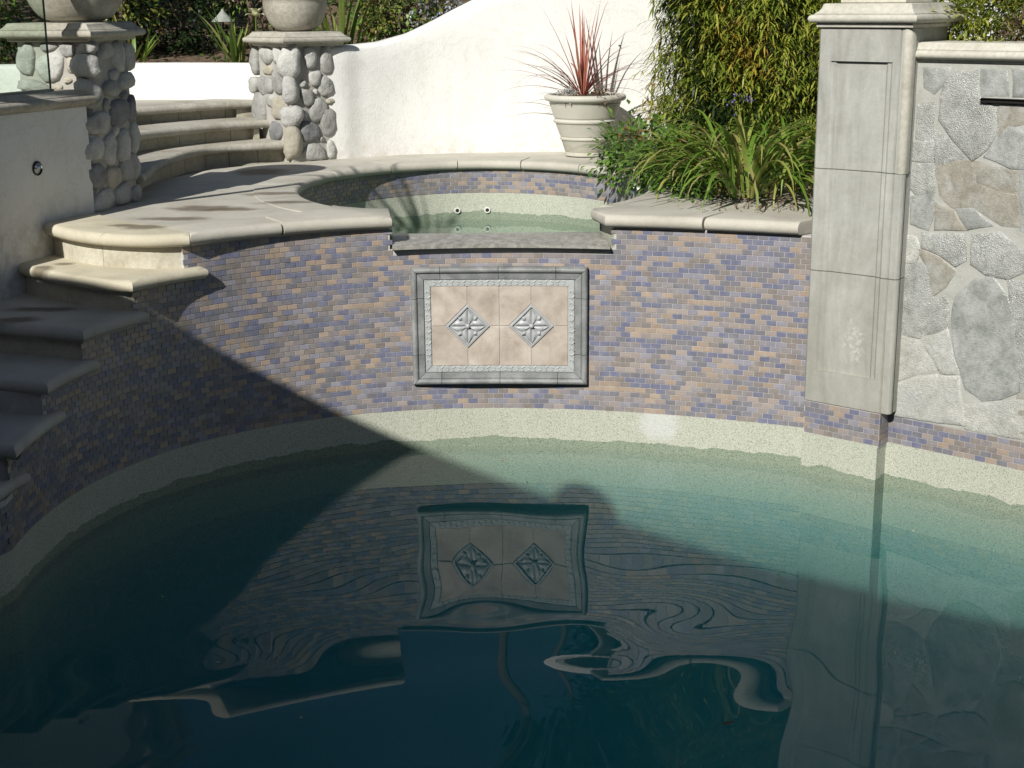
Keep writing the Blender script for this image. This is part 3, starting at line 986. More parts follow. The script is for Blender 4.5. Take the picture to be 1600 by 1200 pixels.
def medallion(mx):
    dm = [(mx - HD, cz), (mx, cz - HD), (mx + HD, cz), (mx, cz + HD)]
    md = obj('medallion', ppoly(dm, [(-.002, 0), (-.002, .011), (-.005, .014), (-.011, .014), (-.014, .006), (-.016, .006)]), M['medal'], PL, False)
    beads = []
    for e in range(4):
        a, b = dm[e], dm[(e + 1) % 4]
        for q in range(22):
            t = (q + 0.5) / 22
            ins = 0.0115
            x = a[0] + (b[0] - a[0]) * t; z = a[1] + (b[1] - a[1]) * t
            ex, ez = mx - x, cz - z
            k = ins / (HD * 0.7071)
            c = pp(x + ex * k, z + ez * k, 0.0145)
            beads.append(ball(c, .0026, .0026, .0026, 5, 3))
    obj('bead_row', join(*beads), M['medal'], md, True, None, 'stuff')
    for q in range(4):
        th = math.pi / 2 * q
        L_, Wd = 0.080, 0.030
        V, F = [], []
        nl = 9
        for k in range(nl):
            t = k / (nl - 1)
            wv = Wd * (math.sin(math.pi * min(1, t * 1.0) ** 0.9) ** 1.0) * (1 if t < 0.999 else 0) + 0.0015
            for sgn, hh in ((-1, .006), (-.55, .0165), (-.08, .0135), (0, .009), (.08, .0135), (.55, .0165), (1, .006)):
                r_, s_ = 0.006 + L_ * t, wv * sgn
                x = mx + r_ * math.cos(th) - s_ * math.sin(th); z = cz + r_ * math.sin(th) + s_ * math.cos(th)
                V.append(pp(x, z, 0.006 + (hh - .006) * (0.35 + 0.9 * math.sin(math.pi * (0.12 + 0.8 * t)))))
        for k in range(nl - 1):
            for i in range(6):
                F.append((k * 7 + i + 1, k * 7 + i, k * 7 + 7 + i, k * 7 + 8 + i))
        obj('petal', (V, F), M['medal'], md, True, 60)
        th2 = th + math.pi / 4
        c = (mx + .054 * math.cos(th2), cz + .054 * math.sin(th2))
        V = [pp(c[0] + .016 * math.cos(th2 + a) * k, c[1] + .016 * math.sin(th2 + a) * k, h) for (h, k) in ((.005, 1), (.014, .7)) for a in (0.0, 1.9, 3.14, 4.38)]
        V.append(pp(c[0], c[1], .021))
        F = [(i, (i + 1) % 4, 4 + (i + 1) % 4, 4 + i) for i in range(4)] + [(4 + i, 4 + (i + 1) % 4, 8) for i in range(4)]
        obj('bud', (V, F), M['medal'], md, False)
    obj('flower_centre', ball(pp(mx, cz, .016),   .0125, .0125, .0125, 12, 8), M['medal'], md)
medallion(jx[1]); medallion(jx[3])

# ------------------------------------------------------------------ paved deck and coping
ZD = 1.19
nose = catmull([(-2.30, 7.06), (-2.06, 6.77), (-1.86, 6.62), (-1.64, 6.555), wp(135.3, 0.05)], 5)
ring_out = [spa(232.5 - (232.5 + 50.0) * k / 60, 0.06) for k in range(61)]
field = nose[:-1] + arc(135.0, 103.6, -0.06) + [(-0.64, 7.37)] + ring_out + [(0.5, 7.36)] + arc(69, 46.0, -0.06) + [(1.52, 6.95), (1.75, 7.2), (2.3, 10.35), (0.9, 10.42), (-0.2, 10.4), (-0.75, 10.3), (-1.2, 10.1), (-1.9, 9.3), (-2.3, 8.2), (-2.3, 7.6)]
DK = obj('deck', prof(field, [(-0.03, 1.125), (-0.03, 1.181), (-0.034, 1.1855)]), M['deck'], None, False); DK['kind'] = 'structure'
CT, CBT = ZD, 1.131
def stone(pts, w, mat='deck', z0=CBT, z1=CT, r=None, parent=DK, name='coping_stone'):
    return obj(name, slab(pts, z0, z1, w, r), M[mat], parent, True, 40)
NO, JO, HI = 1.0, 0.10, 0.03
# rim stones round the spa; inner edge is the nose
cuts = [231.5, 207, 178, 150, 124, 98, 74, 50, 26, 3, -22, -48.5]
for k in range(len(cuts) - 1):
    a0, a1 = cuts[k] - 0.14, cuts[k + 1] + 0.14
    m = 7
    inn = [spa(a0 + (a1 - a0) * i / m, 0) for i in range(m + 1)]
    out = [spa(a1 + (a0 - a1) * i / m, 0.25) for i in range(m + 1)]
    stone(inn + out, [NO] * m + [JO] + [HI] * m + [JO], 'deck')
# nose stones over the mosaic wall, left and right of the spillway
def front_stone(d0, d1, back=-0.20, end0=JO, end1=JO, mat='deck', extra=None):
    f = arc(d0, d1, 0.05)
    bk = extra if extra else arc(d1, d0, back)
    stone(f + bk, [NO] * (len(f) - 1) + [end1] + [HI] * (len(bk) - 1) + [end0], mat, z1=CT + 0.004)
front_stone(120.2, 135.1, end1=NO)
spa_edge = [spa(232 - 3 * k, 0.0) for k in range(5)]
f = arc(103.3, 119.8, 0.05)
stone(f + arc(119.8, 112, -0.20)[0:1] + [(-0.93, 7.36)] + [spa(225, 0.0), spa(229, 0.0), (-0.73, 7.392), (-0.60, 7.372)], [NO] * (len(f) - 1) + [JO, HI, HI, 0.5, 0.5, 0.5, NO * 0.6], z1=CT + 0.004)
f = arc(57.3, 71.2, 0.05)
stone(f + [(0.40, 7.33), (0.56, 7.40), (0.86, 7.28), wp(57.3, -0.2)], [NO] * (len(f) - 1) + [0.6, 0.5, HI, HI, JO], z1=CT + 0.004)
front_stone(44.9, 57.0, -0.17, JO, JO)
# the two stones of the curved nose on the left
for a, b in ((0, 10), (10, 20)):
    seg = nose[a:b + 1]
    bk = [(p[0] + 0.22, p[1] + 0.24) for p in seg[::-1]]
    bk = [(p[0], max(p[1], q[1] + 0.16)) for p, q in zip(bk, seg[::-1])]
    if b == 20: bk[0] = wp(132.5, -0.02)
    stone(seg + bk, [NO] * (len(seg) - 1) + [JO if b == 10 else 0.4] + [HI] * (len(seg) - 1) + [JO if a else NO], 'deck_warm', z1=CT + 0.002)

# ------------------------------------------------------------------ lower flight of steps beside the pool
ST = thing('stone_steps', 'lower flight of bullnosed limestone steps descending beside the mosaic wall', 'steps', (-2.1, 6.0, 0.1))
treads = [(1.030, [(-3.7, 8.1), (-2.42, 6.89), (-2.156, 6.625), (-1.923, 6.43), (-1.78, 6.345), wp(146.2, 0.05)], 146.2, 132.4),
          (0.885, [(-3.7, 6.9), (-2.45, 6.26), (-2.178, 6.134), (-1.98, 6.06), wp(157.5, 0.05)], 157.5, 143.4),
          (0.742, [(-3.7, 6.25), (-2.3, 5.80), (-2.06, 5.735), wp(168.2, 0.05)], 168.2, 154.2),
          (0.597, [(-3.7, 5.65), (-2.2, 5.37), (-1.98, 5.30), wp(181.6, 0.05)], 181.6, 163.5)]
extra_t = [(0.455, [(-3.7, 5.1), (-2.2, 4.92), (-1.93, 4.87)], [(-1.93, 4.87), (-1.925, 5.1), (-1.88, 5.36), (-1.86, 5.42)]),
           (0.31, [(-3.7, 4.6), (-2.2, 4.48), (-1.91, 4.44)], [(-1.91, 4.44), (-1.925, 4.7), (-1.93, 4.98)])]
allt = []
for z, fr, d0, d1 in treads:
    allt.append((z, catmull(fr, 4), arc(d0, d1, 0.05)[1:]))
for z, fr, pool_ in extra_t:
    allt.append((z, catmull(fr, 4), pool_[1:]))
for k, (z, fr, pe) in enumerate(allt):
    e = pe[-1]
    d = Vector((e[0] - WC[0], e[1] - WC[1])).normalized()
    tail = [(e[0] + d.x * 0.12, e[1] + d.y * 0.12), (-2.6, e[1] + 0.75), (-3.7, e[1] + 1.75)]
    pts = fr + pe + tail
    wts = [NO] * (len(fr) - 1) + [NO] * len(pe) + [NO] + [HI] * 3
    # joint in each tread
    obj('tread', slab(pts, z - 0.056, z, wts), M['deck' if k else 'deck_warm'], ST, True, 40)
    zb = (allt[k + 1][0] if k + 1 < len(allt) else 0.16)
    c0 = pe[0]
    th0 = math.degrees(math.atan2(c0[1] - WC[1], c0[0] - WC[0])) % 360
    rim = [(p[0], p[1] + 0.055) for p in fr[:-2]]
    if k < 4: endp = [wp([146.2, 157.5, 168.2, 181.6][k] - 1.75, -0.003), wp([146.2, 157.5, 168.2, 181.6][k] - 9, -0.003), wp([146.2, 157.5, 168.2, 181.6][k] - 9, -0.2)]
    else: endp = [(fr[-1][0] - 0.045, fr[-1][1] + 0.055), (fr[-1][0] - 0.05, fr[-1][1] + 0.4), (fr[-1][0] - 0.25, fr[-1][1] + 0.4)]
    obj('riser', prof(rim + endp + [(-3.7, fr[0][1] + 1.6)], [(0, zb - 0.03), (0, z - 0.0565)]), M['limestone_warm'], ST, False)
# the riser under the deck nose, in blocks
rn = offset_poly(nose + [(-1.2, 7.2), (-2.1, 7.6)], [0.055] * (len(nose) + 2))
for a, b in ((0, 9), (9, len(nose) - 1)):
    seg = rn[a:b + 1]
    t = 0.002
    bk = [(p[0] + 0.05, p[1] + 0.10) for p in seg[::-1]]
    obj('riser', prof(seg + bk, [(-.001, 1.0), (-.001, 1.1305)]), M['limestone_warm'], ST, False)
o = obj('lower_terrace', prof([(-6, 2.2), (-1.99, 2.2), (-1.93, 3.6), (-2.03, 4.3), (-2.06, 5.0), (-2.2, 6.2), (-6, 6.2)], [(0, -1.6), (0, 0.165)]), M['deck'], None, False); o['kind'] = 'structure'
o = obj('patio', prof([(-6, -12), (9, -12), (9, 2.9), (3.6, 2.9), (2.8, 2.4), (1.8, 2.3), (0.5, 2.2), (-0.7, 2.38), (-1.6, 3.0), (-2.05, 2.1), (-6, 2.1)], [(0, -1.6), (0, 0.25)]), M['deck'], None, False); o['kind'] = 'structure'

# ------------------------------------------------------------------ spa
SB = thing('spa_basin', None, None, (SPA_C[0], SPA_C[1], 0.3), kind='structure')
angs = [230.5 - (230.5 + 50.5) * k / 72 for k in range(73)]
lining = [spa(a, 0.045) for a in angs]
def strip(path, z0, z1, closed=True):
    n = len(path); V = [(x, y, z0) for x, y in path] + [(x, y, z1) for x, y in path]
    F = [(i, (i + 1) % n, n + (i + 1) % n, n + i) for i in range(n if closed else n - 1)]
    return V, F
obj('tile_backing', strip(lining, 0.97, 1.14, False), M['grout'], SB, True, 60)
lower = [spa(a, 0.040) for a in angs] + [(-0.64, 7.435), (0.5, 7.435)]
low2 = offset_poly(lower[::-1], [0.02] * len(lower))[::-1]
V, F = strip(lower, 0.55, 0.9735)
obj('plaster_shell', join(strip(lower, 0.25, 0.9735), (
    [(x, y, 0.30) for x, y in lower], [tuple(range(len(lower)))])), M['plaster'], SB, True, 60)
# bench round the inside
bo = [spa(a, 0.038) for a in angs]; bi = [spa(a, -0.40) for a in angs]
n = len(bo)
V = [(x, y, 0.52) for x, y in bo] + [(x, y, 0.52) for x, y in bi] + [(x, y, 0.30) for x, y in bi]
F = [(i, i + 1, n + i + 1, n + i) for i in range(n - 1)] + [(n + i, n + i + 1, 2 * n + i + 1, 2 * n + i) for i in range(n - 1)]
obj('bench', (V, F), M['plaster'], SB, True, 40)
sp_path = Path(lining[::-1])
tl = lay_tiles(sp_path, 0.975, 6, lambda x, y, z: True, rng)
tl = [(a, b, c, d * (1 if (a.translation.y > 8.2) else 0.1)) for a, b, c, d in tl]
put_tiles(SB, tl, 200)
for x in (-0.345, -0.155):
    a = math.degrees(math.acos((x - SPA_C[0]) / SPA_A)); px_, py_ = spa(a, 0.036)
    V, F = [], []
    for r_, yy in ((0.021, 0.0), (0.021, -0.006), (0.018, -0.009), (0.0125, -0.008), (0.012, 0.0)):
        for i in range(14):
            t = 2 * math.pi * i / 14
            V.append((px_ + r_ * math.cos(t), py_ + yy, 0.862 + r_ * math.sin(t)))
    F = [(k * 14 + i, k * 14 + (i + 1) % 14, k * 14 + 14 + (i + 1) % 14, k * 14 + 14 + i) for k in range(4) for i in range(14)]
    jt = obj('spa_jet', (V, F), M['jet'], SB)
    obj('nozzle', ([(px_ + 0.0122 * math.cos(2 * math.pi * i / 12), py_ - 0.004, 0.862 + 0.0122 * math.sin(2 * math.pi * i / 12)) for i in range(12)], [tuple(range(12))]), M['black'], jt, False)
sw = [spa(a, 0.055) for a in angs] + [(-0.64, 7.42), (0.5, 7.42)]
n = len(sw)
k_ = 26
V = [(x, y, 0.80) for x, y in sw]
V.append((SPA_C[0], SPA_C[1], 0.80))
F = [(i, (i + 1) % n, n) for i in range(n)]
b = len(V)
V += [(x, y, 0.26) for x, y in sw]
F += [((i + 1) % n, i, b + i, b + (i + 1) % n) for i in range(n)]
F.append(tuple(b + i for i in range(n)))
F = [f[::-1] for f in F]
o = obj('spa_water', (V, F), M['spa_water'], None, False); o['kind'] = 'structure'

# ------------------------------------------------------------------ column at the right
CN = Vector((CD.y, -CD.x))            # towards the viewer
if CN.y > 0: CN = -CN
def cp(s, d):
    return (CA[0] + CD.x * s + CN.x * d, CA[1] + CD.y * s + CN.y * d)
CL = thing('column', 'tall grey weathered stone column with moulded cap at the pool edge', 'column', (cp(0.2, -0.15)[0], cp(0.2, -0.15)[1], 0.2))
def section(rec):
    r0 = [(0.002, 0.0), (0.052, 0.0), (0.060, -0.008), (0.076, -0.008), (0.084, -0.016), (0.092, -0.0165)]
    r1 = [(0.312, -0.0165), (0.320, -0.016), (0.328, -0.008), (0.344, -0.008), (0.354, 0.0), (0.382, 0.0)]
    fr = r0 + r1 if rec else [(0.002, 0.0), (0.12, 0.0), (0.26, 0.0), (0.382, 0.0)]
    rd = [(0.386, -0.006), (0.392, -0.001)] + [(0.413 + 0.021 * math.cos(a), -0.022 + 0.022 * math.sin(a)) for a in [math.pi * (0.6 - 0.16 * k) for k in range(7)]] + [(0.428, -0.044), (0.428, -0.13)]
    return [cp(s, d) for s, d in fr + rd + [(0.0, -0.13), (-0.008, -0.09), (-0.008, -0.01)]]
def block(z0, z1, lo, hi):
    g = []
    a, b = z0 + lo, z1 - hi
    E_ = 0.0015
    if lo: g.append(prof(section(False), [(-.003, z0 + E_), (0, z0 + .005), (0, a)]))
    g.append(prof(section(True), [(-.003, a + E_), (0, a + .005), (0, b)] if not lo else [(0, a), (0, b)], cap_top=not hi, cap_bot=not lo))
    if hi: g.append(prof(section(False), [(0, b), (0, z1 - .005), (-.003, z1 - E_)]))
    return join(*g)
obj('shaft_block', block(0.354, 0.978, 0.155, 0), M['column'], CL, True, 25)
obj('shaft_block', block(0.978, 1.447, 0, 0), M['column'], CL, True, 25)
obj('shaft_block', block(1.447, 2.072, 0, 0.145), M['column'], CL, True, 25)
obj('corner_bead', prof([cp(s_, d_) for s_, d_ in [(0.3885, -0.03)] + [(0.4125 + 0.0235 * math.cos(a), -0.0215 + 0.0245 * math.sin(a)) for a in [math.pi * (0.93 - 0.155 * k) for k in range(7)]] + [(0.434, -0.05)]], [(-.001, 1.449), (0, 1.451), (0, 2.066), (-.002, 2.071)]), M['limestone'], CL, True, 35)
sq = [cp(0.0, 0.0), cp(0.43, 0.0), cp(0.43, -0.43), cp(0.0, -0.43)]
obj('core', prof([cp(0.02, -0.12), cp(0.41, -0.12), cp(0.41, -0.41), cp(0.02, -0.41)], [(0, 0.1), (0, 2.072)]), M['column'], CL, False)
capp = [(0.006, 2.072), (0.014, 2.074), (0.016, 2.086), (0.012, 2.090), (0.016, 2.092)] + [(0.022 + 0.022 * math.sin(a), 2.110 - 0.018 * math.cos(a)) for a in [math.pi * k / 8 for k in range(9)]] + [(0.024, 2.131), (0.010, 2.140), (0.000, 2.154), (-0.006, 2.172), (-0.012, 2.175)]
obj('cap', prof(sq, capp), M['limestone'], CL, True, 35)
obj('foot_backing', prof([cp(0.0, 0.0), cp(0.388, 0.0), cp(0.388, -0.12), cp(0.0, -0.12)], [(0, 0.19), (0, 0.3535)]), M['grout'], CL, False)
cpath = Path([cp(0.388, -0.10), cp(0.388, 0.0)]); fpath = Path([cp(0.388, 0.0), cp(0.0, 0.0)])
tl = lay_tiles(fpath, 0.2, 7, lambda x, y, z: z + 0.0128 < 0.3545, rng) + lay_tiles(cpath, 0.2, 7, lambda x, y, z: z + 0.0128 < 0.3545, rng)
put_tiles(CL, tl, 300)
cc = cp(0.215, -0.215)
UB = thing('urn', 'stone urn on a square plinth on top of the grey column', 'urn', (cc[0], cc[1], 2.1752), 'stone urns on the pillars')
pl4 = [cp(0.06, -0.06), cp(0.37, -0.06), cp(0.37, -0.37), cp(0.06, -0.37)]
obj('plinth', prof(pl4, [(-.004, 2.1755), (0, 2.179), (0, 2.255), (-.004, 2.26)]), M['limestone'], UB, True, 30)
def bowl(cx, cy, z, r, h, mat, parent):
    pr = [(r * .48, z), (r * .5, z + h * .03)]
    for k in range(1, 13):
        t = k / 12
        pr.append((r * (0.5 + 0.5 * math.sin(t * math.pi / 2) ** 0.9), z + h * (0.03 + 0.80 * (1 - math.cos(t * math.pi / 2)) ** 0.85)))
    pr += [(r * 1.03, z + h * .86), (r * 1.06, z + h * .90), (r * 1.06, z + h * .96), (r * 1.03, z + h), (r * .96, z + h), (r * .93, z + h * .95), (r * .85, z + h * .82), (r * .5, z + h * .80)]
    obj('bowl', lathe(cx, cy, pr, 48, True), mat, parent, True, 40)
bowl(cc[0], cc[1], 2.2605, 0.24, 0.24, M['old_cast'], UB)

# ------------------------------------------------------------------ raised flagstone wall at the right
RN = Vector((RD.y, -RD.x))
if RN.y > 0: RN = -RN
def rp(s, d):
    return (RA[0] + RD.x * s + RN.x * d, RA[1] + RD.y * s + RN.y * d)
RW = thing('flagstone_wall', 'raised wall faced with irregular grey quartzite flagstones beside the column', 'wall', (rp(0.7, -0.1)[0], rp(0.7, -0.1)[1], 0.2))
obj('mortar', prof([rp(-0.02, 0), rp(2.1, 0), rp(2.1, -0.3), rp(-0.02, -0.3)], [(0, 0.330), (0, 1.927)]), M['pale_mortar'], RW, False)
obj('foot_backing', prof([rp(-0.02, -0.002), rp(2.1, -0.002), rp(2.1, -0.2), rp(-0.02, -0.2)], [(0, 0.12), (0, 0.3295)]), M['grout'], RW, False)
tl = lay_tiles(Path([rp(2.1, -0.002), rp(-0.02, -0.002)]), 0.2, 5, lambda x, y, z: True, rng)
put_tiles(RW, tl, 300)
wcp = [(0.004, 1.9275), (0.006, 1.938), (0.012, 1.941)] + [(0.020 + 0.020 * math.sin(a), 1.960 - 0.018 * math.cos(a)) for a in [math.pi * k / 8 for k in range(9)]] + [(0.022, 1.981), (0.012, 1.990), (0.006, 2.004), (0.0, 2.011)]
for a, b in ((0.008, 1.05), (1.053, 2.1)):
    obj('coping_stone', prof([rp(a, 0), rp(b, 0), rp(b, -0.3), rp(a, -0.3)], wcp, [1, .05, 1, .05]), M['limestone'], RW, True, 35)
FLAG = [[[0.082,1.896],[0.193,1.899],[0.173,1.844],[0.132,1.803],[0.091,1.825]],[[0.217,1.88],[0.318,1.891],[0.323,1.794],[0.413,1.736],[0.428,1.651],[0.388,1.579],[0.325,1.527],[0.242,1.602],[0.171,1.686],[0.168,1.788],[0.19,1.844]],[[0.344,1.895],[0.445,1.9],[0.459,1.803],[0.354,1.799]],[[0.484,1.897],[0.542,1.899],[0.55,1.804],[0.495,1.804]],[[0.062,1.737],[0.131,1.751],[0.131,1.676],[0.131,1.599],[0.066,1.608]],[[0.44,1.756],[0.553,1.761],[0.559,1.696],[0.479,1.677],[0.441,1.644],[0.426,1.729]],[[0.48,1.668],[0.564,1.635],[0.575,1.505],[0.501,1.508],[0.391,1.543],[0.439,1.613]],[[0.153,1.629],[0.225,1.593],[0.286,1.533],[0.167,1.501]],[[0.059,1.575],[0.139,1.588],[0.146,1.508],[0.055,1.51]],[[0.163,1.491],[0.317,1.513],[0.347,1.433],[0.338,1.332],[0.263,1.31],[0.199,1.357]],[[0.34,1.511],[0.528,1.481],[0.535,1.399],[0.486,1.395],[0.364,1.431]],[[0.363,1.417],[0.487,1.383],[0.544,1.384],[0.562,1.265],[0.48,1.265],[0.353,1.323]],[[0.048,1.477],[0.143,1.498],[0.158,1.378],[0.083,1.358],[0.05,1.386]],[[0.053,1.337],[0.15,1.36],[0.164,1.289],[0.142,1.213],[0.065,1.23]],[[0.18,1.315],[0.256,1.297],[0.313,1.229],[0.182,1.216]],[[0.277,1.303],[0.35,1.309],[0.422,1.252],[0.334,1.231]],[[0.545,1.491],[0.6,1.495],[0.621,1.239],[0.57,1.248]],[[0.122,1.183],[0.312,1.195],[0.324,1.092],[0.282,1.066],[0.208,1.106],[0.125,1.13]],[[0.358,1.198],[0.477,1.218],[0.574,1.154],[0.585,1.071],[0.527,1.036],[0.428,1.042],[0.362,1.079]],[[0.118,1.105],[0.204,1.086],[0.281,1.035],[0.241,0.968],[0.192,0.925],[0.152,1.046]],[[0.041,1.029],[0.14,1.052],[0.184,0.908],[0.154,0.787],[0.134,0.722],[0.051,0.727]],[[0.163,0.86],[0.249,0.915],[0.271,0.788],[0.218,0.757],[0.166,0.742]],[[0.305,0.924],[0.377,1.003],[0.457,1.024],[0.525,0.952],[0.557,0.861],[0.57,0.777],[0.598,0.676],[0.609,0.551],[0.533,0.508],[0.453,0.485],[0.378,0.524],[0.343,0.599],[0.306,0.719],[0.289,0.824]],[[0.053,0.69],[0.15,0.694],[0.222,0.59],[0.048,0.509]],[[0.157,0.7],[0.265,0.765],[0.3,0.647],[0.332,0.59],[0.258,0.574]],[[0.034,0.481],[0.233,0.552],[0.334,0.56],[0.344,0.491],[0.379,0.356],[0.039,0.341]],[[0.38,0.443],[0.464,0.461],[0.605,0.504],[0.675,0.513],[0.69,0.345],[0.388,0.346]],[[0.53,1.02],[0.632,1.024],[0.645,0.875],[0.567,0.866]],[[0.577,0.847],[0.646,0.857],[0.674,0.532],[0.627,0.543],[0.605,0.677]],[[0.017,1.163],[0.085,1.161],[0.106,1.112],[0.092,1.057],[0.044,1.054]],[[0.266,0.949],[0.335,1.015],[0.295,0.931],[0.286,0.833],[0.277,0.796]]]
def shrink(p, d):
    return offset_poly(p, [d] * len(p))
def flagstone(pts, mat, r):
    if area2(pts) < 0: pts = pts[::-1]
    pts = offset_poly(pts, [-0.011] * len(pts))
    P = []
    for i in range(len(pts)):
        a, b = pts[i], pts[(i + 1) % len(pts)]
        L = math.hypot(b[0] - a[0], b[1] - a[1]); k = max(1, int(L / 0.045))
        for q in range(k):
            t = q / k
            j = 0.004 if q else 0.002
            P.append((a[0] + (b[0] - a[0]) * t + r.uniform(-j, j), a[1] + (b[1] - a[1]) * t + r.uniform(-j, j)))
    n = len(P)
    proud = r.uniform(0.001, 0.0045)
    V, F = [], []
    for ins, h in ((0, -0.004), (0.001, proud * 0.5), (0.005, proud * 0.95), (0.018, proud * 1.15)):
        try: ring = offset_poly(P, [ins] * n)
        except Exception: ring = P
        for (s, z) in ring:
            hh = h + (0.0025 * mnoise.noise(Vector((s * 22, z * 22, 3.1))) if ins > 0.002 else 0)
            x, y = rp(s, hh); V.append((x, y, z))
    for k in range(3):
        for i in range(n):
            j = (i + 1) % n
            F.append((k * n + i, k * n + j, k * n + n + j, k * n + n + i))
    cs = (sum(p[0] for p in P) / n, sum(p[1] for p in P) / n)
    c = rp(cs[0], proud * 1.3)
    V.append((c[0], c[1], cs[1]))
    for i in range(n): F.append((3 * n + i, 3 * n + (i + 1) % n, len(V) - 1))
    obj('flagstone', (V, F), M[mat], RW, True, 60)
kinds = ['flag_c', 'flag_a', 'flag_c', 'flag_c', 'flag_a', 'flag_b', 'flag_c', 'flag_a', 'flag_a', 'flag_b', 'flag_b', 'flag_b', 'flag_a', 'flag_c', 'flag_b', 'flag_c', 'flag_c',
         'flag_a', 'flag_a', 'flag_b', 'flag_a', 'flag_a', 'flag_c', 'flag_d', 'flag_d', 'flag_d', 'flag_d', 'flag_a', 'flag_a', 'flag_d', 'flag_b']
rf = random.Random(3)
for p, k in zip(FLAG[:-1], kinds): flagstone([tuple(q) for q in p], k, rf)
# the wall goes on beyond the picture: more stones in uneven courses
z = 0.36
while z < 1.86:
    h = rf.uniform(0.16, 0.28); h = min(h, 1.9 - z)
    s = 0.60 + rf.uniform(0, 0.06)
    while s < 2.05:
        l = rf.uniform(0.16, 0.34)
        q = [(s + rf.uniform(0, .03), z + rf.uniform(0, .03)), (s + l * .5, z + rf.uniform(-.01, .02)), (s + l - rf.uniform(0, .03), z + rf.uniform(0, .03)), (s + l - rf.uniform(0, .03), z + h - rf.uniform(.01, .04)), (s + l * .5, z + h - rf.uniform(0, .02)), (s + rf.uniform(0, .03), z + h - rf.uniform(.01, .04))]
        flagstone(q, rf.choice(['flag_a', 'flag_a', 'flag_b', 'flag_c', 'flag_d']), rf)
        s += l + 0.02
    z += h + 0.015
# slot scupper
sx0, sx1, sz = 0.352, 1.05, 1.772
obj('water_slot', join(prof([rp(sx0, 0.022), rp(sx1, 0.022), rp(sx1, -0.02), rp(sx0, -0.02)], [(0, sz - 0.004), (0, sz - 0.001)]),
                       prof([rp(sx0, 0.016), rp(sx1, 0.016), rp(sx1, -0.02), rp(sx0, -0.02)], [(0, sz + 0.011), (0, sz + 0.014)]),
                       prof([rp(sx0, 0.020), rp(sx0 + .004, 0.020), rp(sx0 + .004, -0.02), rp(sx0, -0.02)], [(0, sz - 0.001), (0, sz + 0.011)]),
                       prof([rp(sx0 + .004, 0.006), rp(sx1, 0.006), rp(sx1, -0.02), rp(sx0 + .004, -0.02)], [(0, sz - 0.001), (0, sz + 0.011)])), M['metal_dark'], RW, False)

# ------------------------------------------------------------------ cobble pillars
def cobble(p, t, nrm, hs, hz, r, z, mat, parent, depth=None):
    """rounded river stone bedded in a face: p plan point, t along the face, nrm outward"""
    m = 12
    dp = depth or min(0.027, 0.010 + 0.34 * min(hs, hz))
    rot = r.uniform(-0.35, 0.35) if min(hs, hz) / max(hs, hz) < 0.85 else r.uniform(-0.8, 0.8)
    ph = [r.uniform(0, 6.28) for _ in range(3)]
    ex = r.uniform(2.1, 3.6)
    V, F = [], []
    levels = ((1.0, -0.022), (1.0, 0.15), (0.93, 0.55), (0.74, 0.85), (0.42, 1.0))
    for sc, h in levels:
        for i in range(m):
            a = 2 * math.pi * i / m
            c, s = math.cos(a), math.sin(a)
            k = (abs(c) ** ex + abs(s) ** ex) ** (-1 / ex)
            k *= 1 + 0.08 * math.sin(2 * a + ph[0]) + 0.09 * math.sin(3 * a + ph[1]) + 0.03 * math.sin(5 * a + ph[2])
            lx, lz = hs * sc * k * c, hz * sc * k * s
            x, zz = lx * math.cos(rot * .25) - lz * math.sin(rot * .25), lx * math.sin(rot * .25) + lz * math.cos(rot * .25)
            hh = (h if h < 0 else h * dp + 0.004 * math.sin(1.5 * a + ph[2]) * h)
            V.append((p[0] + t[0] * x + nrm[0] * hh, p[1] + t[1] * x + nrm[1] * hh, z + zz))
    for k in range(len(levels) - 1):
        for i in range(m):
            j = (i + 1) % m
            F.append((k * m + i, k * m + j, k * m + m + j, k * m + m + i))
    V.append((p[0] + nrm[0] * dp * 1.04, p[1] + nrm[1] * dp * 1.04, z))
    F += [((len(levels) - 1) * m + i, (len(levels) - 1) * m + (i + 1) % m, len(V) - 1) for i in range(m)]
    obj('cobble', (V, F), M[mat], parent, True, None)
CAPP = [(0.0, 0.0), (0.010, 0.004), (0.012, 0.016), (0.020, 0.019)] + [(0.036 + 0.018 * math.sin(a), 0.038 - 0.018 * math.cos(a)) for a in [math.pi * k / 8 for k in range(9)]] + [(0.038, 0.058), (0.024, 0.066), (0.012, 0.080), (0.006, 0.088), (0.0, 0.09)]
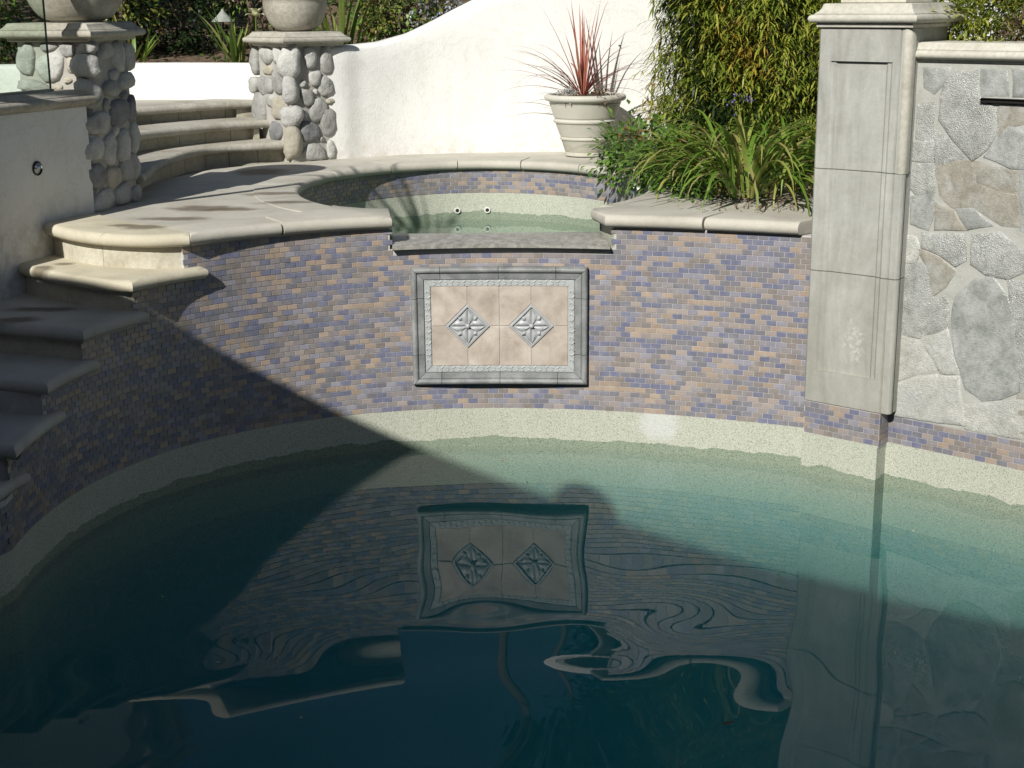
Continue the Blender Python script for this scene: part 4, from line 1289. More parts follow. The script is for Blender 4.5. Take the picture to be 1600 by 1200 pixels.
def pillar(root, corner, rd, ld, wr, wl, ztop, rights, lefts, corners, ins, seed, mats):
    """corner faces the viewer; rd / ld run back along its right and left faces"""
    r = random.Random(seed)
    c = Vector(corner); rd = Vector(rd).normalized(); ld = Vector(ld).normalized()
    nr = Vector((rd.y, -rd.x)); nl = Vector((-ld.y, ld.x))
    base = [c, c + rd * wr, c + rd * wr + ld * wl, c + ld * wl]
    q = [(v.x, v.y) for v in base]
    obj('core', prof(q, [(-ins, 1.14), (-ins, ztop + 0.004)]), M['mortar'], root, False)
    for s, z, hs, hz in rights:
        p = c + rd * s - nr * ins
        cobble(p, rd, nr, hs, hz, r, z, r.choices(['cobble_a', 'cobble_b', 'cobble_c'], mats)[0], root)
    for s, z, hs, hz in lefts:
        p = c + ld * s - nl * ins
        cobble(p, ld, nl, hs, hz, r, z, r.choices(['cobble_a', 'cobble_b', 'cobble_c'], mats)[0], root)
    nb = (nr + nl).normalized(); tb = Vector((-nb.y, nb.x))
    for s, z, hs, hz in corners:
        p = c - nb * (ins * 1.0 + 0.022) + tb * 0
        cobble(p, tb, nb, hs, hz, r, z, 'cobble_a' if r.random() < .7 else 'cobble_b', root, 0.048)
    # faces turned away from the photograph carry the same stonework
    for o_, d_, n_, wd in ((c + rd * wr, ld, rd, wl), (c + ld * wl, rd, ld, wr)):
        z = 1.26
        while z < ztop - 0.05:
            s = 0.06 + r.uniform(0, .05)
            while s < wd - 0.04:
                hs = r.uniform(.04, .075)
                cobble(o_ + d_ * (s + hs * .5) - n_ * ins, d_, n_, hs, r.uniform(.05, .07), r, z + r.uniform(-.012, .012), r.choice(['cobble_a', 'cobble_b']), root)
                s += hs * 2.1
            z += 0.13
    obj('cap', prof(q, [(a, ztop + b) for a, b in CAPP]), M['old_cast'], root, True, 35)
    return (c + rd * wr / 2 + ld * wl / 2)
P1L = [[0.352,1.931,0.055,0.074],[0.223,1.897,0.077,0.073],[0.222,1.993,0.046,0.021],[0.119,1.978,0.039,0.034],[0.104,1.905,0.028,0.04],[0.325,1.803,0.089,0.031],[0.188,1.796,0.026,0.016],[0.132,1.831,0.022,0.015],[0.013,1.993,0.048,0.032]]
P1R = [[0.208,1.967,0.088,0.039],[0.326,1.939,0.066,0.075],[0.444,1.935,0.051,0.068],[0.271,1.846,0.049,0.032],[0.403,1.811,0.081,0.044],[0.236,1.78,0.09,0.043],[0.364,1.744,0.042,0.016],[0.175,1.704,0.032,0.028],[0.3,1.655,0.1,0.072],[0.43,1.666,0.043,0.073],[0.077,1.62,0.126,0.055],[0.248,1.57,0.033,0.028],[0.023,1.495,0.089,0.06],[0.173,1.48,0.061,0.079],[0.316,1.483,0.071,0.081],[0.442,1.517,0.048,0.082],[0.37,1.366,0.107,0.078],[0.026,1.363,0.086,0.065],[0.19,1.341,0.073,0.056],[0.075,1.232,0.118,0.054],[0.276,1.239,0.08,0.06],[0.405,1.223,0.055,0.048]]
P1K = [[0.032,1.901,0.078,0.057],[0.013,1.766,0.067,0.073]]
P2L = [[0.456,1.818,0.048,0.088],[0.292,1.863,0.089,0.056],[0.147,1.867,0.051,0.056],[0.483,1.666,0.049,0.06],[0.323,1.667,0.101,0.067],[0.281,1.767,0.058,0.031],[0.152,1.71,0.072,0.097],[0.258,1.577,0.084,0.042],[0.424,1.512,0.097,0.095],[0.159,1.525,0.098,0.072],[0.215,1.372,0.084,0.068]]
P2R = [[0.179,1.85,0.051,0.066],[0.305,1.826,0.049,0.089],[0.215,1.717,0.042,0.053],[0.292,1.663,0.058,0.072],[0.149,1.597,0.048,0.056],[0.23,1.511,0.07,0.082],[0.324,1.563,0.031,0.023],[0.3,1.435,0.061,0.098],[0.156,1.376,0.073,0.072],[0.186,1.239,0.082,0.06],[0.316,1.246,0.034,0.068],[0.123,1.685,0.021,0.023],[0.211,1.63,0.015,0.018],[0.126,1.491,0.018,0.026],[0.245,1.324,0.018,0.018]]
P2K = [[0.036,1.825,0.077,0.105],[0.023,1.654,0.056,0.093],[0.02,1.482,0.072,0.074],[0.023,1.318,0.062,0.113]]
P1L += [(s, z, hs, hz) for z in (1.26, 1.4, 1.54, 1.67) for s, hs, hz in ((0.08, .06, .062), (0.22, .07, .06), (0.36, .06, .06))]
P1 = thing('cobble_pillar', 'stubby river cobble pillar beside the glass topped wall at the left', 'pillar', (-2.2, 7.6, 1.185), 'cobble pillars')
c1 = pillar(P1, (-2.06, 7.37), (.242, .97), (-.97, .242), 0.46, 0.42, 2.018, P1R, P1L, P1K, 0.024, 11, [0.7, 0.22, 0.08])
P2 = thing('cobble_pillar', 'river cobble pillar between the upper steps and the white curved wall', 'pillar', (-1.4, 9.9, 1.185), 'cobble pillars')
c2 = pillar(P2, (-1.42, 9.62), (.78, .625), (-.625, .78), 0.40, 0.42, 1.922, P2R, P2L, P2K, 0.022, 12, [0.6, 0.25, 0.15])
U1 = thing('urn', 'large plain stone urn on the left cobble pillar behind the glass', 'urn', (c1.x + 0.03, c1.y, 2.109), 'stone urns on the pillars')
bowl(c1.x + 0.03, c1.y, 2.109, 0.262, 0.31, M['old_cast'], U1)
U2 = thing('urn', 'stone bowl urn with a rolled rim on the cobble pillar by the white wall', 'urn', (c2.x, c2.y, 2.013), 'stone urns on the pillars')
bowl(c2.x, c2.y, 2.013, 0.208, 0.235, M['old_cast'], U2)

# ------------------------------------------------------------------ left wall with glass
LA = (-2.079, 7.34)
LD = Vector((-math.sin(R(21)), -math.cos(R(21))))     # runs towards the viewer
LN = Vector((math.cos(R(21)), -math.sin(R(21))))      # its face, to the right
def lp(s, d): return (LA[0] + LD.x * s + LN.x * d, LA[1] + LD.y * s + LN.y * d)
LW = thing('garden_wall', 'low shaded stucco wall with cast coping and a glass panel on top at the left', 'wall', (lp(1.2, -0.1)[0], lp(1.2, -0.1)[1], 0.0))
def lumpy_face():
    V, F = [], []
    ns, nz = 60, 34
    for j in range(nz + 1):
        for i in range(ns + 1):
            s = 2.6 * i / ns; z = 0.05 + 1.66 * j / nz
            h = 0.003 * mnoise.noise(Vector((s * 4, z * 4, 0)))
            x, y = lp(s, h); V.append((x, y, z))
    for j in range(nz):
        for i in range(ns):
            a = j * (ns + 1) + i
            F.append((a, a + 1, a + ns + 2, a + ns + 1))
    return V, F
obj('rendered_face', join(lumpy_face(), prof([lp(-0.0, -0.003), lp(2.6, -0.003), lp(2.6, -0.2), lp(-0.0, -0.2)], [(0, 0.05), (0, 1.711)])), M['stucco'], LW, True, 40)
lcp = [(0.0, 1.7115), (0.006, 1.716), (0.010, 1.722)] + [(0.012 + 0.022 * math.sin(a), 1.744 - 0.020 * math.cos(a)) for a in [math.pi * k / 8 for k in range(9)]] + [(0.012, 1.768), (0.004, 1.776), (-0.004, 1.788), (-0.010, 1.791)]
for a, b in ((-0.01, 1.2), (1.203, 2.6)):
    obj('coping_stone', prof([lp(a, 0), lp(a, -0.22), lp(b, -0.22), lp(b, 0)], lcp, [1 if a < 0 else .05, 1, .05, 1]), M['old_cast'], LW, True, 35)
GP = thing('glass_panel', 'frameless clear glass windscreen panel standing on the left wall coping', 'glass panel', (lp(1, -0.09)[0], lp(1, -0.09)[1], 1.7915))
gv, gf = box_on(lp(0.145, -0.09), LD, 0, 1.35, -0.006, 0.006, 1.797, 2.85, 0.0005)
big = []
for f in gf:
    n_ = (Vector(gv[f[1]]) - Vector(gv[f[0]])).cross(Vector(gv[f[2]]) - Vector(gv[f[0]]))
    a_ = n_.length
    big.append(0 if a_ > 0.5 else 1)
obj('pane', (gv, gf, big), [M['glass'], M['glass_edge']], GP, False)
obj('channel', join(box_on(lp(0.14, -0.09), LD, 0, 1.36, -0.016, -0.0075, 1.7915, 1.803, 0.001), box_on(lp(0.14, -0.09), LD, 0, 1.36, 0.0075, 0.016, 1.7915, 1.803, 0.001)), M['old_cast'], GP, False)
# round eyelid step light
lx = lp(0.41, 0)
SL = thing('step_light', 'small round hooded metal light set in the shaded left wall', 'wall light', (lx[0], lx[1], 1.451))
def disc3(c, rr, prof_, n=22):
    V, F = [], []
    for r_, d in prof_:
        for i in range(n):
            a = 2 * math.pi * i / n
            V.append((c[0] + LD.x * r_ * math.cos(a) + LN.x * d, c[1] + LD.y * r_ * math.cos(a) + LN.y * d, c[2] + r_ * math.sin(a)))
    for k in range(len(prof_) - 1):
        for i in range(n):
            j = (i + 1) % n
            F.append((k * n + i, k * n + j, k * n + n + j, k * n + n + i))
    F.append(tuple((len(prof_) - 1) * n + i for i in range(n)))
    return V, F
c3 = (lx[0], lx[1], 1.451)
obj('rim', disc3(c3, 0, [(.034, 0.0), (.034, .006), (.030, .009), (.027, .006), (.025, -.004)]), M['metal_dark'], SL)
V, F = [], []
for k in range(7):
    b_ = (math.pi / 2) * k / 6
    for i in range(13):
        a = math.pi * i / 12
        rr = .027 * math.cos(b_)
        d = .004 + .020 * math.sin(b_)
        V.append((c3[0] + LD.x * rr * math.cos(a) + LN.x * d, c3[1] + LD.y * rr * math.cos(a) + LN.y * d, c3[2] + rr * math.sin(a)))
F = [(k * 13 + i, k * 13 + i + 1, k * 13 + 14 + i, k * 13 + 13 + i) for k in range(6) for i in range(12)]
obj('hood', (V, F), M['metal'], SL)
o = obj('left_terrace', prof([lp(0.02, -0.21), lp(2.6, -0.21), (-9, 5), (-9, 9.5), (-3.4, 9.3), (-2.5, 8.0)], [(0, 0), (0, 1.55)]), M['deck'], None, False); o['kind'] = 'structure'

# ------------------------------------------------------------------ upper steps behind the left pillar
UT = thing('stone_steps', 'upper flight of curved limestone steps climbing between the two cobble pillars', 'steps', (-1.9, 9.0, 1.185))
ups = [(1.32, [(-1.35, 9.78), (-1.46, 9.665), (-1.62, 9.575), (-1.80, 9.46), (-1.92, 9.28), (-1.98, 9.0), (-2.00, 8.6), (-1.99, 8.3), (-1.955, 8.05), (-1.94, 7.82)]),
       (1.445, [(-1.55, 9.90), (-1.72, 9.76), (-1.90, 9.56), (-2.07, 9.32), (-2.2, 9.05), (-2.27, 8.7), (-2.28, 8.2)]),
       (1.555, [(-1.66, 10.18), (-1.85, 10.05), (-2.06, 9.86), (-2.28, 9.62), (-2.5, 9.3), (-2.6, 8.7), (-2.62, 8.3)])]
zprev = 1.186
for z, line in ups:
    ln = catmull(line, 5)
    back_ = [(-3.6, 8.25), (-3.6, 10.6), (-1.9, 10.55), (-1.45, 10.2)]
    k = len(ln)
    cutn = [0, k // 3, 2 * k // 3, k - 1]
    body = ln + back_
    o_ = offset_poly(body if area2(body) > 0 else body[::-1], [0.045] * len(body))
    # riser faced with small limestone blocks
    rpth = Path(offset_poly(ln + [(-3.6, 8.2), (-3.6, 10.6)], [-0.085 if area2(ln + [(-3.6, 8.2), (-3.6, 10.6)]) < 0 else 0.085] * (k + 2))[:k])
    s = 0.0
    while s < rpth.len - 0.02:
        l = min(rng.uniform(0.17, 0.23), rpth.len - s)
        x0, y0, tx, ty = rpth.at(s + 0.002); x1, y1, _, _ = rpth.at(s + l - 0.002)
        d = Vector((x1 - x0, y1 - y0))
        if d.length > 0.03:
            obj('riser_block', box_on((x0, y0), d, 0, d.length, -0.05, 0.0, zprev - 0.02, z - 0.053, 0.003), M['limestone_warm'], UT, False)
        s += l
    for c in range(3):
        seg = ln[cutn[c]:cutn[c + 1] + 1]
        inn = []
        for (x, y) in seg[::-1]:
            v = Vector((x + 1.0, y - 8.4)); 
            d = Vector((-0.66, 0.62)) if y > 9.2 else Vector((-0.9, 0.25))
            d.normalize(); inn.append((x + d.x * 0.34, y + d.y * 0.34))
        obj('tread', slab(seg + inn, z - 0.052, z, [NO] * (len(seg) - 1) + [JO] + [HI] * (len(inn) - 1) + [JO]), M['old_cast'], UT, True, 40)
    zprev = z

obj('landing', prof([(-1.55, 10.2), (-1.85, 10.2), (-2.2, 10.0), (-2.45, 9.75), (-2.7, 9.35), (-2.8, 8.6), (-4.2, 8.4), (-4.2, 10.3), (-2.6, 10.5), (-1.6, 10.4)], [(0, 1.3), (0, 1.548)]), M['deck'], UT, False)

# ------------------------------------------------------------------ white walls
def wall_strip(path, tops, th, z0):
    """rendered wall with a softly rounded top following a profile"""
    n = len(path)
    V, F = [], []
    rows = []
    for i, (x, y) in enumerate(path):
        a = path[max(0, i - 1)]; b = path[min(n - 1, i + 1)]
        tx, ty = b[0] - a[0], b[1] - a[1]; l = math.hypot(tx, ty); nx, ny = -ty / l, tx / l
        if ny > 0: nx, ny = -nx, -ny
        t = tops[i]
        sec = [(0, z0)] + [(0, z0 + (t - 0.03 - z0) * q / 10) for q in range(1, 11)] + [(-0.006, t - 0.012), (-0.025, t - 0.001), (-th / 2, t + 0.002), (-th + 0.025, t - 0.001), (-th, t - 0.03), (-th, z0)]
        for k, (d, z) in enumerate(sec):
            h = 0.004 * mnoise.noise(Vector((x * 3, y * 3, z * 3))) if 0 < k < 13 else 0
            V.append((x + nx * (d + h), y + ny * (d + h), z + (h if k > 9 else 0)))
    m = len(sec)
    for i in range(n - 1):
        for k in range(m - 1):
            F.append((i * m + k, (i + 1) * m + k, (i + 1) * m + k + 1, i * m + k + 1))
    F.append(tuple(range(m))); F.append(tuple((n - 1) * m + k for k in range(m - 1, -1, -1)))
    return V, F
wpath = catmull([(-1.22, 9.82), (-1.09, 9.88), (-0.95, 9.98), (-0.64, 10.12), (-0.2, 10.2), (0.37, 10.23), (0.9, 10.25), (1.6, 10.3), (2.6, 10.3), (4.2, 10.2)], 12)
prof_x = [(-1.3, 1.905), (-1.1, 1.91), (-0.83, 1.935), (-0.66, 1.985), (-0.49, 2.07), (-0.38, 2.13), (-0.23, 2.205), (0.0, 2.31), (0.3, 2.41), (0.7, 2.45), (9, 2.45)]
def lerp_tab(x, tab):
    for (a, b), (c, d) in zip(tab, tab[1:]):
        if a <= x <= c: return b + (d - b) * (x - a) / (c - a)
    return tab[-1][1]
WH = obj('curved_wall', wall_strip(wpath, [lerp_tab(p[0], prof_x) for p in wpath], 0.2, 1.12), M['stucco'], None, True, 50)
tag(WH, 'white stucco wall with a swooping top behind the spa and the big pot', 'wall')
lw2 = catmull([(-4.6, 9.9), (-3.4, 10.35), (-2.7, 10.42), (-2.2, 10.38), (-1.65, 10.2)], 10)
W2 = obj('retaining_wall', wall_strip(lw2, [1.795] * len(lw2), 0.18, 1.12), M['stucco'], None, True, 50)
tag(W2, 'low white stucco retaining wall behind the upper steps between the pillars', 'wall')

# ------------------------------------------------------------------ house behind the viewer, whose eave shades the pool
EZ = 3.4
e1, e0 = Vector((-3.447, 3.340, EZ)), Vector((-0.140, 0.890, EZ))
ED = Vector((e0.x - e1.x, e0.y - e1.y)).normalized()          # along the eave, towards the right
EN = Vector((ED.y, -ED.x))
if EN.y > 0: EN = -EN                                         # back into the house
def hp(s, d): return (e0.x + ED.x * s + EN.x * d, e0.y + ED.y * s + EN.y * d)
HS = thing('house', 'brown timber house with a clay roof whose eave shades the near half of the pool', 'house', (hp(2, 4)[0], hp(2, 4)[1], 0.25))
S0, S1, DEEP, RISE = -12.0, 11.0, 8.0, 0.22
def roof_pt(s, d, t): x, y = hp(s, d); return (x, y, EZ + d * RISE + t)
V = [roof_pt(S0, 0, 0), roof_pt(S1, 0, 0), roof_pt(S1, DEEP, 0), roof_pt(S0, DEEP, 0), roof_pt(S0, 0, -.05), roof_pt(S1, 0, -.05), roof_pt(S1, DEEP, -.05), roof_pt(S0, DEEP, -.05)]
F = [(0, 1, 2, 3), (7, 6, 5, 4), (0, 4, 5, 1), (1, 5, 6, 2), (2, 6, 7, 3), (3, 7, 4, 0)]
rf_ = obj('roof', (V, F), M['roof'], HS, False)
obj('fascia', prof([hp(S0, 0.03), hp(S0, 0.06), hp(S1, 0.06), hp(S1, 0.03)], [(0, EZ - 0.22), (0, EZ - 0.052)]), M['wood'], HS, False)
obj('wall', prof([hp(S0 + .4, 1.9), hp(S0 + .4, 2.1), hp(S1 - .4, 2.1), hp(S1 - .4, 1.9)], [(0, 0.25), (0, EZ + 1.9 * RISE - 0.06)]), M['wood'], HS, False)
bs = -2.2
bx, by = hp(bs, 0.14)
obj('shadow_bump', join(lathe(bx, by, [(.17, EZ - .04), (.17, EZ + .06), (.165, EZ + .10), (.14, EZ + .14), (.09, EZ + .165), (.03, EZ + .175)], 16, True)), M['lamp'], rf_)  # unseen dome added to the roof, shaped to put a bump in its shadow edge

# ------------------------------------------------------------------ garden behind the low walls
def terrain(x0, x1, y0, y1, fz, nx, ny, mat, name, seed=0, inside=None):
    V, F = [], []
    for j in range(ny + 1):
        for i in range(nx + 1):
            x = x0 + (x1 - x0) * i / nx; y = y0 + (y1 - y0) * j / ny
            V.append((x, y, fz(x, y) + 0.03 * mnoise.noise(Vector((x * 5, y * 5, seed))) + 0.012 * mnoise.noise(Vector((x * 17, y * 17, seed)))))
    for j in range(ny):
        for i in range(nx):
            a = j * (nx + 1) + i
            c = ((V[a][0] + V[a + 1][0]) / 2, (V[a][1] + V[a + nx + 1][1]) / 2)
            if inside and not inside(*c): continue
            F.append((a, a + 1, a + nx + 2, a + nx + 1))
    o = obj(name, (V, F), mat, None, True, None)
    o['kind'] = 'structure'
    return o
def hill(x, y):
    base = 1.745 + 0.09 * min(1, max(0, (x + 1.2) / 0.6))
    return base + 0.045 * max(0, y - 10.6) + 0.07 * max(0, y - 13)
def behind(x, y):
    # line of the two white walls
    yl = lerp_tab(x, [(-30, 9.6), (-4.6, 10.06), (-3.4, 10.50), (-2.2, 10.54), (-1.65, 10.38), (-1.35, 10.12), (-1.0, 10.2), (-0.2, 10.42), (0.9, 10.47), (30, 10.4)])
    return y > yl
terrain(-14, 12, 9.6, 30, hill, 150, 120, M['soil'], 'hillside', 1, behind)
def bed_edge(x, y):
    left = lerp_tab(y, [(6.6, 1.2), (7.02, 1.15), (7.26, 0.90), (7.8, 0.97), (8.4, 1.03), (9.0, 0.93), (9.8, 0.95), (11, 0.95)])
    low = lerp_tab(x, [(0, 7.25), (0.86, 7.25), (1.15, 7.10), (1.4, 7.0), (1.7, 6.9), (1.95, 6.75), (6, 2.9)])
    return min(x - left, y - low)
def bed(x, y): return 1.168 + 0.085 * min(1, max(0, bed_edge(x, y) / .35)) ** 0.7
def in_bed(x, y): return bed_edge(x, y) > -0.06
def in_ter(x, y):
    d = (x - RA[0]) * -RN.x + (y - RA[1]) * -RN.y
    s = (x - RA[0]) * RD.x + (y - RA[1]) * RD.y
    return d > 0.28 and s > 0.1
terrain(1.9, 9, 3.0, 10.4, lambda x, y: 1.90, 90, 90, M['soil'], 'upper_terrace', 3, in_ter)

rp_ = random.Random(21)
def blades(root, base, spread, count, L, wid, el, droop, mat, name='leaf', n=7, azr=(0, 6.283), r=rp_, fold=0.25, side=0.3, taper=0.75):
    for k in range(count):
        a = r.uniform(*azr)
        p = (base[0] + math.sin(a) * r.uniform(0, spread), base[1] + math.cos(a) * r.uniform(0, spread), base[2])
        obj(name, ribbon(p, a + r.uniform(-.3, .3), L * r.uniform(.65, 1.15), r.uniform(*el), r.uniform(*droop), wid * r.uniform(.75, 1.15), n, fold, taper, r.uniform(-side, side)), mat, root, True, None)

# big ribbed pot and its red cordyline
PT = thing('pot', 'big cream banded pot on the paving against the white wall', 'pot', (0.50, 9.93, 1.1905))
pc = (0.50, 9.93)
prf = [(.128, 1.191), (.134, 1.194), (.134, 1.212), (.129, 1.216), (.133, 1.220), (.156, 1.29), (.160, 1.296), (.168, 1.300), (.170, 1.308), (.164, 1.313), (.161, 1.318), (.166, 1.322), (.196, 1.402), (.199, 1.408), (.209, 1.413), (.212, 1.423), (.207, 1.431), (.200, 1.435), (.203, 1.441), (.208, 1.445),
       (.236, 1.532), (.240, 1.535), (.236, 1.538), (.241, 1.548), (.252, 1.552)] + [(.252 + .020 * math.sin(a), 1.573 - .021 * math.cos(a)) for a in [math.pi * k / 8 for k in range(1, 9)]] + [(.240, 1.594), (.232, 1.588), (.230, 1.560)]
obj('body', lathe(pc[0], pc[1], prf, 56), M['pot'], PT, True, 30)
obj('potting_soil', lathe(pc[0], pc[1], [(.231, 1.555), (.20, 1.572), (.12, 1.582), (.03, 1.585)], 24, True), M['soil'], PT, True, None)
CO = thing('cordyline', 'spiky red cordyline with arching leaves growing in the cream pot', 'plant', (0.48, 9.92, 1.575))
cb = (0.485, 9.90, 1.57)
rc = random.Random(5)
for k in range(14):
    a = rc.uniform(0, 6.283)
    obj('leaf', ribbon((cb[0] + .02 * math.sin(a), cb[1] + .02 * math.cos(a), cb[2] + .02), a, rc.uniform(.42, .66), rc.uniform(1.22, 1.5), rc.uniform(.0, .35), rc.uniform(.018, .025), 7, .3, .8, rc.uniform(-.3, .3)), M['leaf_red'], CO, True, None)
for k in range(22):
    a = rc.uniform(0, 6.283) if k % 3 else rc.uniform(3.9, 5.4)
    obj('leaf', ribbon((cb[0] + .025 * math.sin(a), cb[1] + .025 * math.cos(a), cb[2] + .02), a, rc.uniform(.36, .62), rc.uniform(.45, 1.2), rc.uniform(.4, 1.7), rc.uniform(.011, .016), 8, .3, .85, rc.uniform(-.4, .4)), M['leaf_red'], CO, True, None)
for (dx, az, L, el, dr) in ((-.1, -1.5, .62, .55, 1.0), (-.1, -1.75, .58, .95, 1.3), (-.1, -1.35, .6, .3, 1.1), (.1, 1.75, .62, .75, 1.2), (.1, 1.3, .5, .3, 1.6), (-.16, -1.45, .42, .9, 2.6), (-.12, -1.2, .5, .7, 2.0), (.12, 1.4, .48, .85, 1.9), (.15, 1.6, .5, .6, 2.0)):
    obj('leaf', ribbon((cb[0] + dx * .4, cb[1] - .02, cb[2] + .02), az, L, el, dr, .012, 9, .3, .85), M['leaf_red'], CO, True, None)
for k, (x, y, s, mt, lb) in enumerate(((0.385, 9.76, .075, 'succulent', 'grey succulent rosette at the left of the pot below the red leaves'), (0.60, 9.76, .085, 'leaf_dry', 'dried brown ground cover at the right inside the cream pot'))):
    SU = thing('succulent' if k == 0 else 'ground_cover', lb, 'plant', (x, y, 1.565))
    V, F, I = foliage(rc, (x, y, 1.59), (s, s * .8, .03), 260 if k else 150, .03, .012, -.4, .3, 14, .03)
    obj('rosette' if k == 0 else 'tuft', (V, F), M[mt], SU, True, None, 'stuff')

# weeping hedge plant between wall and column
WP = thing('weeping_shrub', 'tall weeping green and golden shrub between the white wall and the column', 'shrub', (1.6, 9.2, 1.2))
rw = random.Random(9)
V, F, I = [], [], []
def add_leafrib(p, d, L, wd, mi):
    s = Vector((d.y, -d.x, 0)); s = s.normalized() if s.length > .01 else Vector((1, 0, 0))
    q1 = p + d * L * .5; d2 = (d + Vector((0, 0, -.55))).normalized(); q2 = q1 + d2 * L * .5
    b = len(V)
    V.extend([p - s * wd * .3, p + s * wd * .3, q1 - s * wd * .5, q1 + s * wd * .5, q2])
    F.append((b, b + 1, b + 3, b + 2)); F.append((b + 2, b + 3, b + 4)); I.append(mi); I.append(mi)
def weep_r(th, z):
    return 1 + 0.16 * mnoise.noise(Vector((math.cos(th) * 1.6, math.sin(th) * 1.6, z * 1.7))) + 0.08 * math.sin(z * 5 + th * 2)
for k in range(3600):
    z = rw.uniform(1.30, 3.65 if k % 2 else 2.6)
    th = rw.uniform(0, 2 * math.pi)
    if math.sin(th) > 0.35 and rw.random() < .7: th = -th
    shell = rw.uniform(.5, 1.0)
    low = (0.80 + 0.20 * min(1, max(0, (z - 1.3) / .7))) * (1 - 0.75 * max(0, (z - 2.7) / .95) ** 1.6)
    rr = weep_r(th, z) * shell * low
    c = Vector((1.62 + .78 * math.cos(th) * rr, 9.32 + .50 * math.sin(th) * rr, z))
    out = Vector((math.cos(th), math.sin(th), 0))
    gold = mnoise.noise(Vector((c.x * 2.2, c.z * 2.2, 7.7))) + 0.25 * (c.x - 1.5) + rw.uniform(-.25, .25)
    mi = 1 if gold > .2 else (2 if gold < -.42 else 0)
    for q in range(rw.randint(13, 20)):
        t = rw.random()
        p = c + out * rw.uniform(-.05, .05) + Vector((rw.gauss(0, .035), rw.gauss(0, .035), -t * .14))
        d = (out * rw.uniform(.1, 1.0) + Vector((rw.gauss(0, .8), rw.gauss(0, .7), rw.uniform(-.95, .2)))).normalized()
        add_leafrib(p, d, rw.uniform(.065, .115), rw.uniform(.008, .014), mi if rw.random() < .8 else 0)
obj('foliage', (V, F, I), [M['leaf_weep'], M['leaf_gold'], M['leaf_dark']], WP, True, None, 'stuff')
for x, y, tx, ty in ((1.12, 9.2, 1.02, 9.1), (1.55, 9.4, 1.5, 9.3), (1.95, 9.35, 2.1, 9.2)):
    obj('trunk', tube([(x, y, 1.18), ((x + tx) / 2, y, 1.9), (tx, ty, 2.7), (tx + .05, ty, 3.3)], [.028, .022, .016, .006]), M['bark'], WP, True, None)

# strap-leaved lilies in the bed
lil = [((1.22, 7.62, 1.22), 150, .66, 'fountain of bright green strap leaves at the front of the bed beside the column', (2.2, 3.3)),
       ((1.52, 7.80, 1.22), 70, .56, 'strap leaved lily clump pressed against the left side of the column', (1.9, 3.2)),
       ((1.02, 8.05, 1.22), 60, .46, 'smaller strap leaved lily clump between the glossy shrub and the front clump', (1.9, 3.2)),
       ((1.30, 8.35, 1.22), 80, .62, 'taller strap leaved lily clump behind the front clump under the weeping shrub', (1.6, 2.8))]
for b_, cnt, L, lb, drp in lil:
    LI = thing('lily_clump', lb, 'plant', b_, 'lily clumps in the bed')
    blades(LI, b_, .21, cnt, L, .024, (.6, 1.45), drp, M['leaf_lily'], 'leaf', 9, (0, 6.283), rp_, .2, .35, .5)
    if cnt == 120: blades(LI, (b_[0], b_[1] - .04, b_[2]), .16, 60, .55, .025, (.35, 1.05), (2.0, 2.9), M['leaf_lily'], 'leaf', 9, (2.0, 4.3), rp_, .2, .35, .4)
GS = thing('low_shrub', 'low glossy green shrub spilling over the spa edge below the pot', 'shrub', (0.88, 8.7, 1.2))
g1 = foliage(rp_, (0.80, 8.95, 1.28), (.26, .32, .17), 1700, .05, .028, .1, .35, 60, .10)
g2 = foliage(rp_, (0.90, 8.3, 1.27), (.20, .42, .15), 1700, .05, .028, .1, .35, 60, .10)
g3 = foliage(rp_, (0.93, 7.75, 1.25), (.13, .2, .09), 500, .036, .02, .1, .35, 30, .08)
obj('foliage', join(g1, g2, g3)[:2], M['leaf_gloss'], GS, True, None, 'stuff')
fl1 = foliage(rp_, (0.72, 8.9, 1.42), (.09, .1, .03), 60, .03, .014, 0, .3, 10, .03)
fl2 = foliage(rp_, (0.98, 8.75, 1.40), (.12, .1, .03), 70, .03, .014, 0, .3, 10, .03)
obj('blossom', join(fl1, fl2)[:2], M['flower_orange'], GS, True, None, 'stuff')
GR = thing('grass_tuft', 'fine dark grassy tuft overhanging the rim stones at the foot of the pot', 'plant', (0.72, 9.35, 1.2))
blades(GR, (0.72, 9.35, 1.2), .08, 60, .36, .009, (.6, 1.4), (.9, 2.2), M['leaf_lily'], 'leaf', 6, (0, 6.283), rp_)
VI = thing('violet_perennial', 'dull leafy perennial with small violet flowers in front of the weeping shrub', 'plant', (1.45, 8.75, 1.2))
obj('foliage', foliage(rp_, (1.48, 8.75, 1.40), (.32, .16, .2), 700, .035, .016, .1, .4, 40, .08)[:2], M['leaf_dark'], VI, True, None, 'stuff')
obj('blossom', foliage(rp_, (1.35, 8.62, 1.62), (.10, .05, .06), 50, .02, .012, 0, .3, 12, .02)[:2], M['flower_violet'], VI, True, None, 'stuff')
LT = obj('leaf_litter', foliage(rp_, (1.30, 7.35, 1.235), (.42, .22, .012), 260, .03, .012, .1, .1, 60, .06)[:2], M['leaf_dry'], None, True, None, 'stuff')

